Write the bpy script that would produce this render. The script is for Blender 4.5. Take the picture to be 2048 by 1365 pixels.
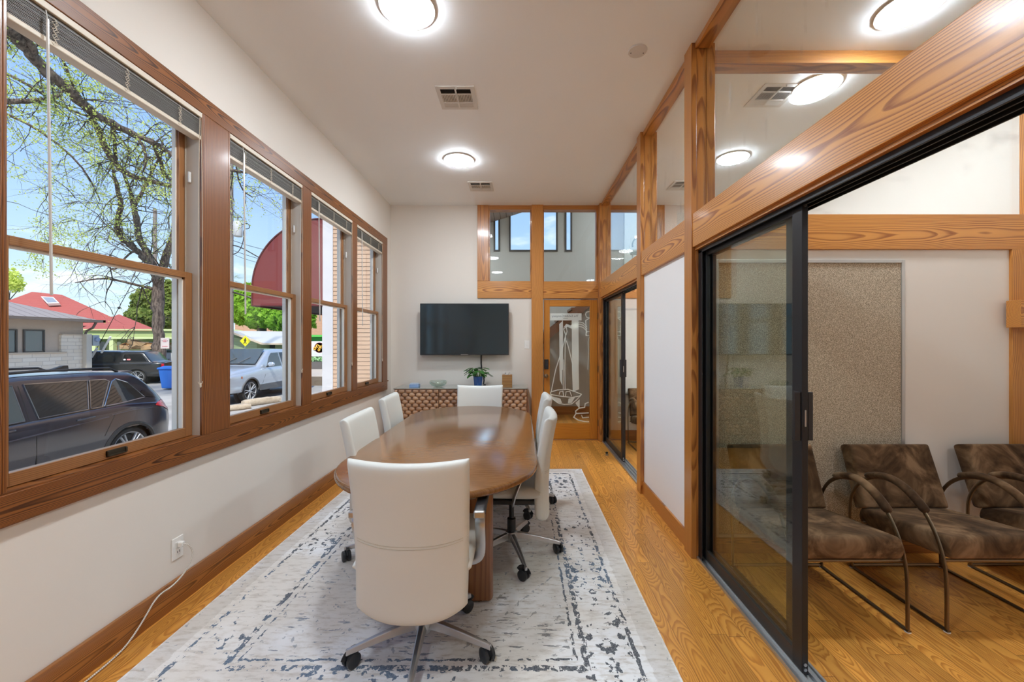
import bpy, bmesh, math, random
from mathutils import Vector, Matrix
random.seed(7)
R = math.radians
PI = math.pi
scene = bpy.context.scene
for o in list(bpy.data.objects):
    bpy.data.objects.remove(o)
C = scene.collection

# ------------------------------------------------------------------ camera
F_PX = 800.0
cd = bpy.data.cameras.new('camera'); cam = bpy.data.objects.new('camera', cd); C.objects.link(cam)
cd.sensor_fit = 'HORIZONTAL'; cd.sensor_width = 36.0
cd.lens = F_PX * 36.0 / 2048.0
cd.shift_x = -(1041 - 1024) / 2048.0
cd.shift_y = -(682.5 - 683) / 2048.0
cd.clip_start = 0.02; cd.clip_end = 500
cam.location = (0, 0, 1.42); cam.rotation_euler = (R(90), 0, 0)
scene.camera = cam

# ------------------------------------------------------------------ view
scene.view_settings.view_transform = 'Standard'
scene.view_settings.look = 'None'
scene.view_settings.exposure = 0.60
scene.view_settings.gamma = 1.0
scene.view_settings.use_curve_mapping = False
scene.cycles.use_denoising = True
scene.cycles.max_bounces = 14
scene.cycles.diffuse_bounces = 6
scene.cycles.glossy_bounces = 6
scene.cycles.transmission_bounces = 8
scene.cycles.transparent_max_bounces = 24
scene.cycles.sample_clamp_indirect = 6.0
scene.cycles.caustics_reflective = False
scene.cycles.caustics_refractive = False

LAMP = 90.0          # emission of the round ceiling lamps
SKY = 1.1

# ------------------------------------------------------------------ node helper
class NT:
    def __init__(s, tree):
        s.t = tree; s.n = tree.nodes; s.l = tree.links
    def node(s, typ, **kw):
        n = s.n.new(typ)
        for k, v in kw.items(): setattr(n, k, v)
        return n
    def put(s, sock, v):
        if isinstance(v, bpy.types.NodeSocket): s.l.new(v, sock)
        elif v is not None: sock.default_value = v
    def m(s, op, a, b=None, c=None, clamp=False):
        n = s.node('ShaderNodeMath', operation=op, use_clamp=clamp)
        s.put(n.inputs[0], a)
        if b is not None: s.put(n.inputs[1], b)
        if c is not None: s.put(n.inputs[2], c)
        return n.outputs[0]
    def sep(s, v):
        n = s.node('ShaderNodeSeparateXYZ'); s.put(n.inputs[0], v); return n.outputs
    def comb(s, x, y, z):
        n = s.node('ShaderNodeCombineXYZ')
        for i, v in enumerate((x, y, z)): s.put(n.inputs[i], v)
        return n.outputs[0]
    def obj(s):
        return s.node('ShaderNodeTexCoord').outputs['Object']
    def rnd(s):
        return s.node('ShaderNodeObjectInfo').outputs['Random']
    def noise(s, v, scale=5., detail=3., rough=.5, dist=0.):
        n = s.node('ShaderNodeTexNoise')
        s.put(n.inputs['Vector'], v); s.put(n.inputs['Scale'], scale); s.put(n.inputs['Detail'], detail)
        s.put(n.inputs['Roughness'], rough); s.put(n.inputs['Distortion'], dist)
        return n.outputs['Fac']
    def white(s, v):
        n = s.node('ShaderNodeTexWhiteNoise', noise_dimensions='3D'); s.put(n.inputs['Vector'], v)
        return n.outputs['Value']
    def vor(s, v, scale=5., feature='F1', rand=1.0):
        n = s.node('ShaderNodeTexVoronoi', feature=feature)
        s.put(n.inputs['Vector'], v); s.put(n.inputs['Scale'], scale)
        s.put(n.inputs['Randomness'], rand)
        return n
    def ramp(s, f, stops, interp='LINEAR'):
        n = s.node('ShaderNodeValToRGB'); n.color_ramp.interpolation = interp
        e = n.color_ramp.elements
        while len(e) < len(stops): e.new(0.5)
        for i, (p, c) in enumerate(stops):
            e[i].position = p
            e[i].color = (c, c, c, 1) if isinstance(c, (int, float)) else (*c, 1)
        s.put(n.inputs[0], f); return n.outputs[0]
    def mix(s, f, a, b, blend='MIX'):
        n = s.node('ShaderNodeMix', data_type='RGBA', blend_type=blend)
        s.put(n.inputs[0], f)
        for sock, v in ((n.inputs[6], a), (n.inputs[7], b)):
            s.put(sock, (*v, 1) if isinstance(v, tuple) and len(v) == 3 else v)
        return n.outputs[2]
    def sstep(s, x, a, b):
        n = s.node('ShaderNodeMapRange', interpolation_type='SMOOTHSTEP')
        s.put(n.inputs[0], x); n.inputs[1].default_value = a; n.inputs[2].default_value = b
        return n.outputs[0]
    def bump(s, h, strength=.2, dist=.002):
        n = s.node('ShaderNodeBump'); s.put(n.inputs['Height'], h)
        n.inputs['Strength'].default_value = strength; n.inputs['Distance'].default_value = dist
        return n.outputs[0]

def new_mat(name):
    m = bpy.data.materials.new(name); m.use_nodes = True
    t = m.node_tree
    for n in list(t.nodes): t.nodes.remove(n)
    nt = NT(t)
    out = nt.node('ShaderNodeOutputMaterial')
    return m, nt, out
def pbsdf(nt, out, color=(.8, .8, .8), rough=.5, metal=0., coat=0., normal=None, spec=None, trans=None):
    b = nt.node('ShaderNodeBsdfPrincipled')
    nt.put(b.inputs['Base Color'], (*color, 1) if isinstance(color, tuple) else color)
    nt.put(b.inputs['Roughness'], rough); nt.put(b.inputs['Metallic'], metal)
    nt.put(b.inputs['Coat Weight'], coat)
    b.inputs['Coat Roughness'].default_value = .12
    if spec is not None: nt.put(b.inputs['Specular IOR Level'], spec)
    if trans is not None: nt.put(b.inputs['Transmission Weight'], trans)
    if normal is not None: nt.put(b.inputs['Normal'], normal)
    nt.l.new(b.outputs[0], out.inputs[0])
    return b
MATS = {}
def plain(name, color, rough=.5, metal=0., coat=0., var=.06, vscale=8., bump=0., bscale=60., spec=None):
    if name in MATS: return MATS[name]
    m, nt, out = new_mat(name)
    v = nt.obj()
    n = nt.noise(v, vscale, 4)
    c1 = tuple(min(1, x * (1 + var)) for x in color); c0 = tuple(x * (1 - var) for x in color)
    col = nt.mix(n, c0, c1)
    nor = nt.bump(nt.noise(v, bscale, 3), bump, .003) if bump else None
    pbsdf(nt, out, col, rough, metal, coat, nor, spec)
    MATS[name] = m; return m

def wood(name, light, dark, axis='y', ring=70., rough=.32, coat=.25, tone=None, pith=(.0, .05), streak=.5, wander=.16):
    """flat-sawn softwood with cathedral rings; axis = direction of the grain in the object's own frame"""
    key = name + axis
    if key in MATS: return MATS[key]
    m, nt, out = new_mat(key)
    s = nt.sep(nt.obj()); r = nt.rnd()
    L, a, b = {'x': (s[0], s[1], s[2]), 'y': (s[1], s[0], s[2]), 'z': (s[2], s[0], s[1])}[axis]
    off = nt.m('MULTIPLY', r, 91.7)
    Ls = nt.m('ADD', L, off)
    n1 = nt.noise(nt.comb(nt.m('MULTIPLY', Ls, .8), off, 3.1), 1.0, 2)
    n2 = nt.noise(nt.comb(nt.m('MULTIPLY', Ls, .8), off, 17.7), 1.0, 2)
    aa = nt.m('ADD', a, nt.m('MULTIPLY', nt.m('SUBTRACT', n1, .5), wander))
    bb = nt.m('ADD', b, nt.m('MULTIPLY', nt.m('SUBTRACT', n2, .5), wander * 1.4))
    bb = nt.m('ADD', bb, pith[1]); aa = nt.m('ADD', aa, pith[0])
    rr = nt.m('SQRT', nt.m('ADD', nt.m('MULTIPLY', aa, aa), nt.m('MULTIPLY', bb, bb)))
    wob = nt.noise(nt.comb(nt.m('MULTIPLY', Ls, 1.3), nt.m('MULTIPLY', a, 14), nt.m('MULTIPLY', b, 14)), 1., 3)
    ph = nt.m('ADD', nt.m('MULTIPLY', rr, ring), nt.m('MULTIPLY', wob, 1.0))
    fr = nt.m('FRACT', ph)
    band = nt.ramp(fr, [(0., 0.), (.45, .12), (.80, 1.), (.93, .85), (1., 0.)])
    fine = nt.noise(nt.comb(nt.m('MULTIPLY', Ls, 3.), nt.m('MULTIPLY', a, 260), nt.m('MULTIPLY', b, 260)), 1., 3)
    big = nt.noise(nt.comb(nt.m('MULTIPLY', Ls, .7), nt.m('MULTIPLY', a, 5), off), 1., 2)
    fac = nt.m('MULTIPLY', band, nt.m('ADD', .45, nt.m('MULTIPLY', nt.m('MULTIPLY', fine, big), 2.0)), clamp=True)
    col = nt.mix(fac, light, dark)
    col = nt.mix(nt.m('MULTIPLY', nt.m('SUBTRACT', fine, .5), streak, clamp=True), col, dark)
    bright = nt.m('ADD', .80, nt.m('MULTIPLY', big, .42))
    col = nt.mix(1.0, col, nt.comb(bright, bright, bright), 'MULTIPLY')
    nor = nt.bump(fac, .12, .0008)
    pbsdf(nt, out, col, rough, 0, coat, nor)
    MATS[key] = m; return m

# ------------------------------------------------------------------ world (daylight sky with a few clouds)
w = bpy.data.worlds.new('world'); scene.world = w; w.use_nodes = True
for n in list(w.node_tree.nodes): w.node_tree.nodes.remove(n)
nt = NT(w.node_tree)
d = nt.node('ShaderNodeTexCoord').outputs['Generated']
sx = nt.sep(d)
zz = nt.m('MAXIMUM', sx[2], 0.0)
grad = nt.ramp(zz, [(0., (.60, .72, .76)), (.10, (.46, .62, .76)), (.28, (.30, .46, .74)), (.55, (.19, .34, .66)), (1., (.12, .25, .58))])
cv = nt.comb(nt.m('DIVIDE', sx[0], nt.m('ADD', zz, .35)), nt.m('DIVIDE', sx[1], nt.m('ADD', zz, .35)), nt.m('MULTIPLY', zz, 2.2))
cl = nt.noise(cv, 2.6, 7, .55, .3)
clm = nt.sstep(cl, .55, .72)
colr = nt.mix(nt.m('MULTIPLY', clm, .85), grad, (.80, .84, .88))
bg = nt.node('ShaderNodeBackground'); nt.put(bg.inputs[0], colr); bg.inputs[1].default_value = SKY
wo = nt.node('ShaderNodeOutputWorld'); nt.l.new(bg.outputs[0], wo.inputs[0])

sd = bpy.data.lights.new('sun', 'SUN'); sd.energy = 3.9; sd.angle = R(3); sd.color = (1, .95, .87)
sun = bpy.data.objects.new('sun', sd); C.objects.link(sun)
sun.rotation_euler = Vector((-.20, .62, -.76)).to_track_quat('-Z', 'Y').to_euler()
sun.location = (8, -8, 20)

# ------------------------------------------------------------------ mesh builder
class MB:
    def __init__(s): s.v = []; s.f = []; s.mi = []; s.cur = 0; s.colors = None
    def add(s, vs, fs):
        b = len(s.v); s.v += [tuple(p) for p in vs]
        s.f += [tuple(i + b for i in f) for f in fs]; s.mi += [s.cur] * len(fs); return s
    def box(s, x0, x1, y0, y1, z0, z1):
        x0, x1 = min(x0, x1), max(x0, x1); y0, y1 = min(y0, y1), max(y0, y1); z0, z1 = min(z0, z1), max(z0, z1)
        vs = [(x0, y0, z0), (x1, y0, z0), (x1, y1, z0), (x0, y1, z0), (x0, y0, z1), (x1, y0, z1), (x1, y1, z1), (x0, y1, z1)]
        return s.add(vs, [(0, 3, 2, 1), (4, 5, 6, 7), (0, 1, 5, 4), (1, 2, 6, 5), (2, 3, 7, 6), (3, 0, 4, 7)])
    def quad(s, a, b, c, d): return s.add([a, b, c, d], [(0, 1, 2, 3)])
    def prism(s, pts, axis, a0, a1):
        """polygon in the plane across axis, extruded a0..a1. axis x: pts=(y,z); y: (x,z); z: (x,y)"""
        def mk(p, a):
            return {'x': (a, p[0], p[1]), 'y': (p[0], a, p[1]), 'z': (p[0], p[1], a)}[axis]
        n = len(pts)
        vs = [mk(p, a0) for p in pts] + [mk(p, a1) for p in pts]
        fs = [tuple(range(n - 1, -1, -1)), tuple(range(n, 2 * n))]
        fs += [(i, (i + 1) % n, n + (i + 1) % n, n + i) for i in range(n)]
        return s.add(vs, fs)
    def tube(s, path, r, seg=8, cap=True, flat=None):
        path = [Vector(p) for p in path]; n = len(path)
        rs = r if isinstance(r, (list, tuple)) else [r] * n
        t0 = (path[1] - path[0]).normalized()
        ref = Vector((0, 0, 1)) if abs(t0.z) < .9 else Vector((1, 0, 0))
        u = t0.cross(ref).normalized(); vs = []
        for i in range(n):
            a = path[max(i - 1, 0)]; b = path[min(i + 1, n - 1)]
            t = (b - a).normalized() if (b - a).length > 1e-9 else t0
            u = (u - t * u.dot(t))
            u = u.normalized() if u.length > 1e-6 else t.orthogonal().normalized()
            w_ = t.cross(u)
            for k in range(seg):
                an = 2 * PI * k / seg + (PI / seg if seg == 4 else 0)
                ru, rv = (rs[i], rs[i]) if flat is None else (rs[i] * flat[0], rs[i] * flat[1])
                vs.append(path[i] + u * math.cos(an) * ru + w_ * math.sin(an) * rv)
        fs = []
        for i in range(n - 1):
            for k in range(seg):
                k2 = (k + 1) % seg
                fs.append((i * seg + k, i * seg + k2, (i + 1) * seg + k2, (i + 1) * seg + k))
        if cap:
            fs.append(tuple(range(seg - 1, -1, -1))); fs.append(tuple((n - 1) * seg + k for k in range(seg)))
        return s.add(vs, fs)
    def lathe(s, prof, c=(0, 0, 0), seg=32, axis='z', closed=False):
        """prof = list of (r, h)"""
        vs = []; n = len(prof)
        for (r, h) in prof:
            for k in range(seg):
                a = 2 * PI * k / seg; x, y = r * math.cos(a), r * math.sin(a)
                p = {'z': (x, y, h), 'x': (h, x, y), 'y': (y, h, x)}[axis]
                vs.append((c[0] + p[0], c[1] + p[1], c[2] + p[2]))
        fs = []
        for i in range(n - 1 + (1 if closed else 0)):
            for k in range(seg):
                k2 = (k + 1) % seg; j = (i + 1) % n
                fs.append((i * seg + k, i * seg + k2, j * seg + k2, j * seg + k))
        if not closed:
            fs.append(tuple(range(seg - 1, -1, -1))); fs.append(tuple((n - 1) * seg + k for k in range(seg)))
        return s.add(vs, fs)
    def grid(s, P, nu, nv, flip=False):
        vs = [P(i / nu, j / nv) for j in range(nv + 1) for i in range(nu + 1)]
        W = nu + 1; fs = []
        for j in range(nv):
            for i in range(nu):
                q = (j * W + i, j * W + i + 1, (j + 1) * W + i + 1, (j + 1) * W + i)
                fs.append(q[::-1] if flip else q)
        return s.add(vs, fs)
    def pillow(s, P, N, T, nu=18, nv=18, pw=8):
        """closed cushion: P(u,v) mid surface, N normal, T half thickness; u,v in -1..1"""
        us = [math.sin(PI / 2 * (-1 + 2 * i / nu)) for i in range(nu + 1)]
        vv = [math.sin(PI / 2 * (-1 + 2 * i / nv)) for i in range(nv + 1)]
        N = Vector(N)
        def thick(u, v): return T * max(0., (1 - abs(u) ** pw)) ** .5 * max(0., (1 - abs(v) ** pw)) ** .5
        A = [Vector(P(u, v)) + N * thick(u, v) for v in vv for u in us]
        B = [Vector(P(u, v)) - N * thick(u, v) for v in vv for u in us]
        W = nu + 1; M = len(A); fs = []
        for j in range(nv):
            for i in range(nu):
                q = (j * W + i, j * W + i + 1, (j + 1) * W + i + 1, (j + 1) * W + i)
                fs.append(q); fs.append(tuple(M + k for k in q[::-1]))
        return s.add(A + B, fs)
    def ball(s, c, r, nu=12, nv=8):
        c = Vector(c); r = r if isinstance(r, (tuple, list)) else (r, r, r)
        def P(u, v):
            a = 2 * PI * u; b = PI * (v - .5)
            return (c.x + r[0] * math.cos(b) * math.cos(a), c.y + r[1] * math.cos(b) * math.sin(a), c.z + r[2] * math.sin(b))
        return s.grid(P, nu, nv)
    def build(s, name, mat, parent=None, smooth=False, bev=0., origin=None, weld=False, seg=2, angle=40):
        me = bpy.data.meshes.new(name)
        if parent is not None:
            o0 = world_loc(parent) if origin is None else Vector(origin)
            if is_local(parent): o0 = Vector((0, 0, 0))
        elif origin is not None: o0 = Vector(origin)
        else:
            xs = [p[0] for p in s.v]; ys = [p[1] for p in s.v]; zs = [p[2] for p in s.v]
            o0 = Vector(((min(xs) + max(xs)) / 2, (min(ys) + max(ys)) / 2, min(zs)))
        me.from_pydata([(p[0] - o0.x, p[1] - o0.y, p[2] - o0.z) for p in s.v], [], s.f)
        mats = mat if isinstance(mat, (list, tuple)) else [mat]
        for m_ in mats: me.materials.append(m_)
        if len(mats) > 1: me.polygons.foreach_set('material_index', s.mi)
        bm = bmesh.new(); bm.from_mesh(me)
        if weld: bmesh.ops.remove_doubles(bm, verts=bm.verts, dist=1e-5)
        bmesh.ops.recalc_face_normals(bm, faces=bm.faces)
        bm.to_mesh(me); bm.free()
        ob = bpy.data.objects.new(name, me); C.objects.link(ob)
        if parent is not None: ob.parent = parent
        else: ob.location = o0
        if smooth:
            me.polygons.foreach_set('use_smooth', [True] * len(me.polygons))
            if angle < 180:
                try: me.set_sharp_from_angle(angle=R(angle))
                except Exception: pass
        if bev:
            md = ob.modifiers.new('bevel', 'BEVEL'); md.width = bev; md.segments = seg; md.limit_method = 'ANGLE'; md.angle_limit = R(50)
        return ob
def is_local(o):
    while o is not None:
        if o.get('_local'): return True
        o = o.parent
    return False
def world_loc(o):
    v = Vector(o.location); p = o.parent
    while p is not None: v += Vector(p.location); p = p.parent
    return v
def thing(name, label, cat, loc=(0, 0, 0), group=None, rz=0., local=False):
    o = bpy.data.objects.new(name, None); C.objects.link(o); o.empty_display_size = .1
    o.location = loc; o.rotation_euler = (0, 0, rz)
    o['label'] = label; o['category'] = cat
    if group: o['group'] = group
    if local: o['_local'] = 1
    return o
def tag(o, label, cat, group=None, kind=None):
    o['label'] = label; o['category'] = cat
    if group: o['group'] = group
    if kind: o['kind'] = kind
    return o
def st(o):
    o['kind'] = 'structure'; return o
def sroot(name, loc=(0, 0, 0)):
    o = bpy.data.objects.new(name, None); C.objects.link(o); o.location = loc; o['kind'] = 'structure'; o.empty_display_size = .1
    return o
def copy_tree(o, parent=None):
    c = o.copy(); C.objects.link(c); c.parent = parent
    for ch in list(o.children): copy_tree(ch, c)
    return c
def text_mesh(body, size, mat, name, parent, loc, rot=(0, 0, 0), ext=.001, mirror=False, bold=0.):
    cu = bpy.data.curves.new(name, 'FONT'); cu.body = body; cu.size = size; cu.extrude = ext
    cu.align_x = 'CENTER'; cu.align_y = 'CENTER'; cu.offset = bold; cu.resolution_u = 3
    t = bpy.data.objects.new(name + '_tmp', cu); C.objects.link(t)
    bpy.context.view_layer.update()
    me = bpy.data.meshes.new_from_object(t.evaluated_get(bpy.context.evaluated_depsgraph_get()))
    bpy.data.objects.remove(t)
    me.name = name
    M = Matrix.Translation(Vector(loc)) @ Matrix.Rotation(rot[2], 4, 'Z') @ Matrix.Rotation(rot[1], 4, 'Y') @ Matrix.Rotation(rot[0], 4, 'X')
    if mirror: M = M @ Matrix.Diagonal((-1, 1, 1, 1))
    me.transform(M)
    me.materials.clear(); me.materials.append(mat)
    ob = bpy.data.objects.new(name, me); C.objects.link(ob)
    if parent is not None:
        ob.parent = parent
        wl = world_loc(parent) if not parent.get('_local') else Vector((0, 0, 0))
        me.transform(Matrix.Translation(-wl))
    return ob
def at(px, py, Y):
    """the point seen at that place of the photograph at depth Y"""
    return Vector(((px - 1041) * Y / F_PX, Y, 1.42 - (py - 683) * Y / F_PX))
# ------------------------------------------------------------------ materials
OAK_L, OAK_D = (.66, .275, .065), (.30, .090, .018)
BEAM = lambda ax: wood('honey_pine', (.66, .300, .070), (.29, .088, .016), ax, ring=165, wander=.10, pith=(.165, -.11), coat=.15)
POST = lambda ax: wood('straight_pine', (.56, .235, .052), (.25, .080, .016), ax, ring=110, wander=.07, pith=(.0, .16))
WINW = lambda ax: wood('brown_pine', (.27, .095, .022), (.045, .013, .004), ax, ring=380, wander=.060, pith=(.050, -.055), coat=.12, rough=.38)
WINP = lambda ax: wood('brown_straight_pine', (.26, .088, .019), (.085, .024, .005), ax, ring=105, wander=.09, pith=(.0, .14), coat=.12, rough=.38)
SASH = lambda ax: wood('sash_pine', (.36, .165, .060), (.22, .090, .030), ax, ring=130, wander=.05, pith=(.0, .2), coat=.1)
DOORW = lambda ax: wood('orange_pine', (.60, .245, .030), (.34, .105, .012), ax, ring=80, wander=.12, coat=.2)
BASEB = lambda ax: wood('base_pine', (.40, .155, .038), (.11, .032, .008), ax, ring=300, wander=.055, pith=(.055, -.07), coat=.3)

def wall_mat(name, c, b=.06):
    if name in MATS: return MATS[name]
    m, nt, out = new_mat(name); v = nt.obj()
    n = nt.noise(v, 1.3, 3)
    col = nt.mix(n, tuple(x * .97 for x in c), tuple(min(1, x * 1.02) for x in c))
    pbsdf(nt, out, col, .62, 0, 0, nt.bump(nt.noise(v, 90, 4), b, .003), .3)
    MATS[name] = m; return m
WALL = wall_mat('cream_paint', (.765, .72, .66))
CEIL = wall_mat('ceiling_paint', (.91, .94, .96), .03)
FABRIC = wall_mat('white_fabric_panel', (.90, .90, .91), .10)

def planks_mat():
    m, nt, out = new_mat('pine_planks')
    s = nt.sep(nt.obj())
    W = .083
    row = nt.m('FLOOR', nt.m('DIVIDE', s[0], W)); fx = nt.m('MULTIPLY', nt.m('SUBTRACT', nt.m('FRACT', nt.m('DIVIDE', s[0], W)), .5), W)
    rr = nt.white(nt.comb(row, 3.3, 1.7))
    yo = nt.m('ADD', s[1], nt.m('MULTIPLY', rr, 7.3))
    LEN = 2.7
    seg = nt.m('FLOOR', nt.m('DIVIDE', yo, LEN)); fy = nt.m('FRACT', nt.m('DIVIDE', yo, LEN))
    r2 = nt.white(nt.comb(row, seg, 9.1)); off = nt.m('MULTIPLY', r2, 53.)
    L = nt.m('ADD', yo, off)
    c1 = nt.noise(nt.comb(nt.m('MULTIPLY', L, .9), off, 1.), 1., 2)
    c2 = nt.noise(nt.comb(nt.m('MULTIPLY', L, 1.0), off, 8.), 1., 2)
    a = nt.m('ADD', fx, nt.m('MULTIPLY', nt.m('SUBTRACT', c1, .5), .10))
    b = nt.m('MULTIPLY', nt.m('SUBTRACT', c2, .42), .42)
    q = nt.m('SQRT', nt.m('ADD', nt.m('MULTIPLY', a, a), nt.m('MULTIPLY', b, b)))
    wob = nt.noise(nt.comb(nt.m('MULTIPLY', L, 5.), nt.m('MULTIPLY', fx, 30), off), 1., 3)
    fr = nt.m('FRACT', nt.m('ADD', nt.m('MULTIPLY', q, 105.), nt.m('MULTIPLY', wob, 1.3)))
    band = nt.ramp(fr, [(0., 0.), (.4, .15), (.8, 1.), (.94, .9), (1., 0.)])
    fine = nt.noise(nt.comb(nt.m('MULTIPLY', L, 4.), nt.m('MULTIPLY', fx, 300), off), 1., 3)
    fac = nt.m('MULTIPLY', band, nt.m('ADD', .35, nt.m('MULTIPLY', fine, .75)), clamp=True)
    col = nt.mix(fac, (.74, .350, .070), (.42, .140, .020))
    br = nt.m('ADD', .80, nt.m('MULTIPLY', r2, .34))
    col = nt.mix(1., col, nt.comb(br, br, br), 'MULTIPLY')
    e = nt.m('SUBTRACT', W / 2, nt.m('ABSOLUTE', fx))
    gap = nt.m('SUBTRACT', 1., nt.sstep(e, .0003, .0016))
    e2 = nt.m('MULTIPLY', nt.m('SUBTRACT', .5, nt.m('ABSOLUTE', nt.m('SUBTRACT', fy, .5))), LEN)
    gap2 = nt.m('SUBTRACT', 1., nt.sstep(e2, .0004, .0018))
    g = nt.m('MAXIMUM', gap, gap2)
    col = nt.mix(nt.m('MULTIPLY', g, .8), col, (.10, .035, .010))
    pbsdf(nt, out, col, .30, 0, .25, nt.bump(nt.m('SUBTRACT', nt.m('MULTIPLY', fac, .25), g), .25, .001))
    return m
PLANKS = planks_mat()

def rug_mat(HX, HY):
    m, nt, out = new_mat('distressed_rug')
    s = nt.sep(nt.obj()); x, y = s[0], s[1]
    ax = nt.m('ABSOLUTE', x); ay = nt.m('ABSOLUTE', y)
    # ragged edges come from a small wobble in steps like knots of the weave
    kn = nt.comb(nt.m('MULTIPLY', nt.m('FLOOR', nt.m('MULTIPLY', x, 110)), .33), nt.m('MULTIPLY', nt.m('FLOOR', nt.m('MULTIPLY', y, 80)), .33), 0.)
    wx = nt.m('MULTIPLY', nt.m('SUBTRACT', nt.noise(kn, .9, 2), .5), .03)
    dx = nt.m('SUBTRACT', HX, ax); dy = nt.m('SUBTRACT', HY, ay)
    d = nt.m('ADD', nt.m('MINIMUM', dx, dy), wx)
    t = nt.m('ADD', nt.m('MULTIPLY', nt.m('GREATER_THAN', dx, dy), x), nt.m('MULTIPLY', nt.m('LESS_THAN', dx, dy), y))
    def band(c, w): return nt.m('LESS_THAN', nt.m('ABSOLUTE', nt.m('SUBTRACT', d, c)), w)
    patchy = nt.noise(nt.comb(x, y, 2.), 2.3, 3)
    wear = nt.noise(kn, .55, 3, .6)
    wear2 = nt.noise(nt.comb(nt.m('MULTIPLY', x, 9), nt.m('MULTIPLY', y, 48), 5.), 1., 3, .6)
    wear3 = nt.noise(nt.comb(nt.m('MULTIPLY', x, 30), nt.m('MULTIPLY', y, 22), 1.), 1., 3, .65)
    keepA = nt.m('GREATER_THAN', wear3, .50)
    lines = nt.m('MAXIMUM', band(.155, .010), nt.m('MAXIMUM', band(.385, .014), band(.43, .006)))
    lines = nt.m('MULTIPLY', lines, nt.m('GREATER_THAN', nt.m('ADD', wear3, nt.m('MULTIPLY', patchy, .25)), .60))
    # border motifs: mirrored lobes repeating along the border
    def ragged(v, th): return nt.m('GREATER_THAN', v, th)
    tt = nt.m('SUBTRACT', nt.m('FRACT', nt.m('DIVIDE', t, .46)), .5)
    at_ = nt.m('ABSOLUTE', tt); dd = nt.m('ABSOLUTE', nt.m('SUBTRACT', d, .27))
    big_ = nt.noise(nt.comb(nt.m('MULTIPLY', at_, 9.), nt.m('MULTIPLY', dd, 24.), nt.m('MULTIPLY', nt.m('FLOOR', nt.m('DIVIDE', t, .92)), .37)), 1., 2, .6)
    mo2 = nt.m('ADD', big_, nt.m('MULTIPLY', nt.m('SUBTRACT', wear3, .5), .35))
    motif = nt.m('MULTIPLY', ragged(mo2, .57), band(.27, .100))
    motif = nt.m('MULTIPLY', motif, nt.m('GREATER_THAN', nt.m('ADD', patchy, nt.m('MULTIPLY', wear, .5)), .74))
    # field: scattered woven streaks, a large faded medallion
    inner = nt.m('GREATER_THAN', d, .45)
    fld = nt.m('GREATER_THAN', nt.m('ADD', wear2, nt.m('MULTIPLY', nt.noise(nt.comb(x, y, 7.), 3.2, 2), .62)), .945)
    rad = nt.m('ADD', nt.m('MULTIPLY', ax, 1.25), ay)
    med = nt.m('SINE', nt.m('MULTIPLY', nt.m('ADD', rad, wx), 34.))
    med = nt.m('MULTIPLY', nt.m('GREATER_THAN', med, .93), nt.m('GREATER_THAN', wear3, .56))
    field = nt.m('MULTIPLY', inner, nt.m('MAXIMUM', nt.m('MULTIPLY', fld, .75), nt.m('MULTIPLY', med, .55)))
    spots = nt.m('MULTIPLY', nt.m('GREATER_THAN', nt.m('ADD', wear3, nt.m('MULTIPLY', wear2, .4)), .87), .55)
    mark = nt.m('MAXIMUM', nt.m('MAXIMUM', lines, motif), nt.m('MAXIMUM', field, spots))
    mark = nt.m('MULTIPLY', mark, nt.m('ADD', .55, nt.m('MULTIPLY', nt.noise(nt.comb(x, y, 3.), 140., 2), .7)), clamp=True)
    base = nt.mix(nt.sstep(patchy, .35, .65), (.76, .73, .69), (.86, .88, .91))
    mott = nt.noise(nt.comb(nt.m('MULTIPLY', x, 12), nt.m('MULTIPLY', y, 40), 1.), 1., 4, .65)
    base = nt.mix(nt.m('MULTIPLY', nt.sstep(mott, .45, .72), .75), base, (.52, .475, .425))
    ink = nt.mix(nt.sstep(nt.noise(nt.comb(x, y, 11.), 1.6, 2), .42, .6), (.07, .08, .10), (.11, .17, .26))
    base = nt.mix(nt.m('MULTIPLY', band(.06, .05), .25), base, (.33, .29, .25))
    col = nt.mix(mark, base, ink)
    weave = nt.noise(nt.comb(nt.m('MULTIPLY', x, 1.), nt.m('MULTIPLY', y, 2.), 0.), 260., 2)
    pbsdf(nt, out, col, .95, 0, 0, nt.bump(weave, .4, .002), .1)
    return m

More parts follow.
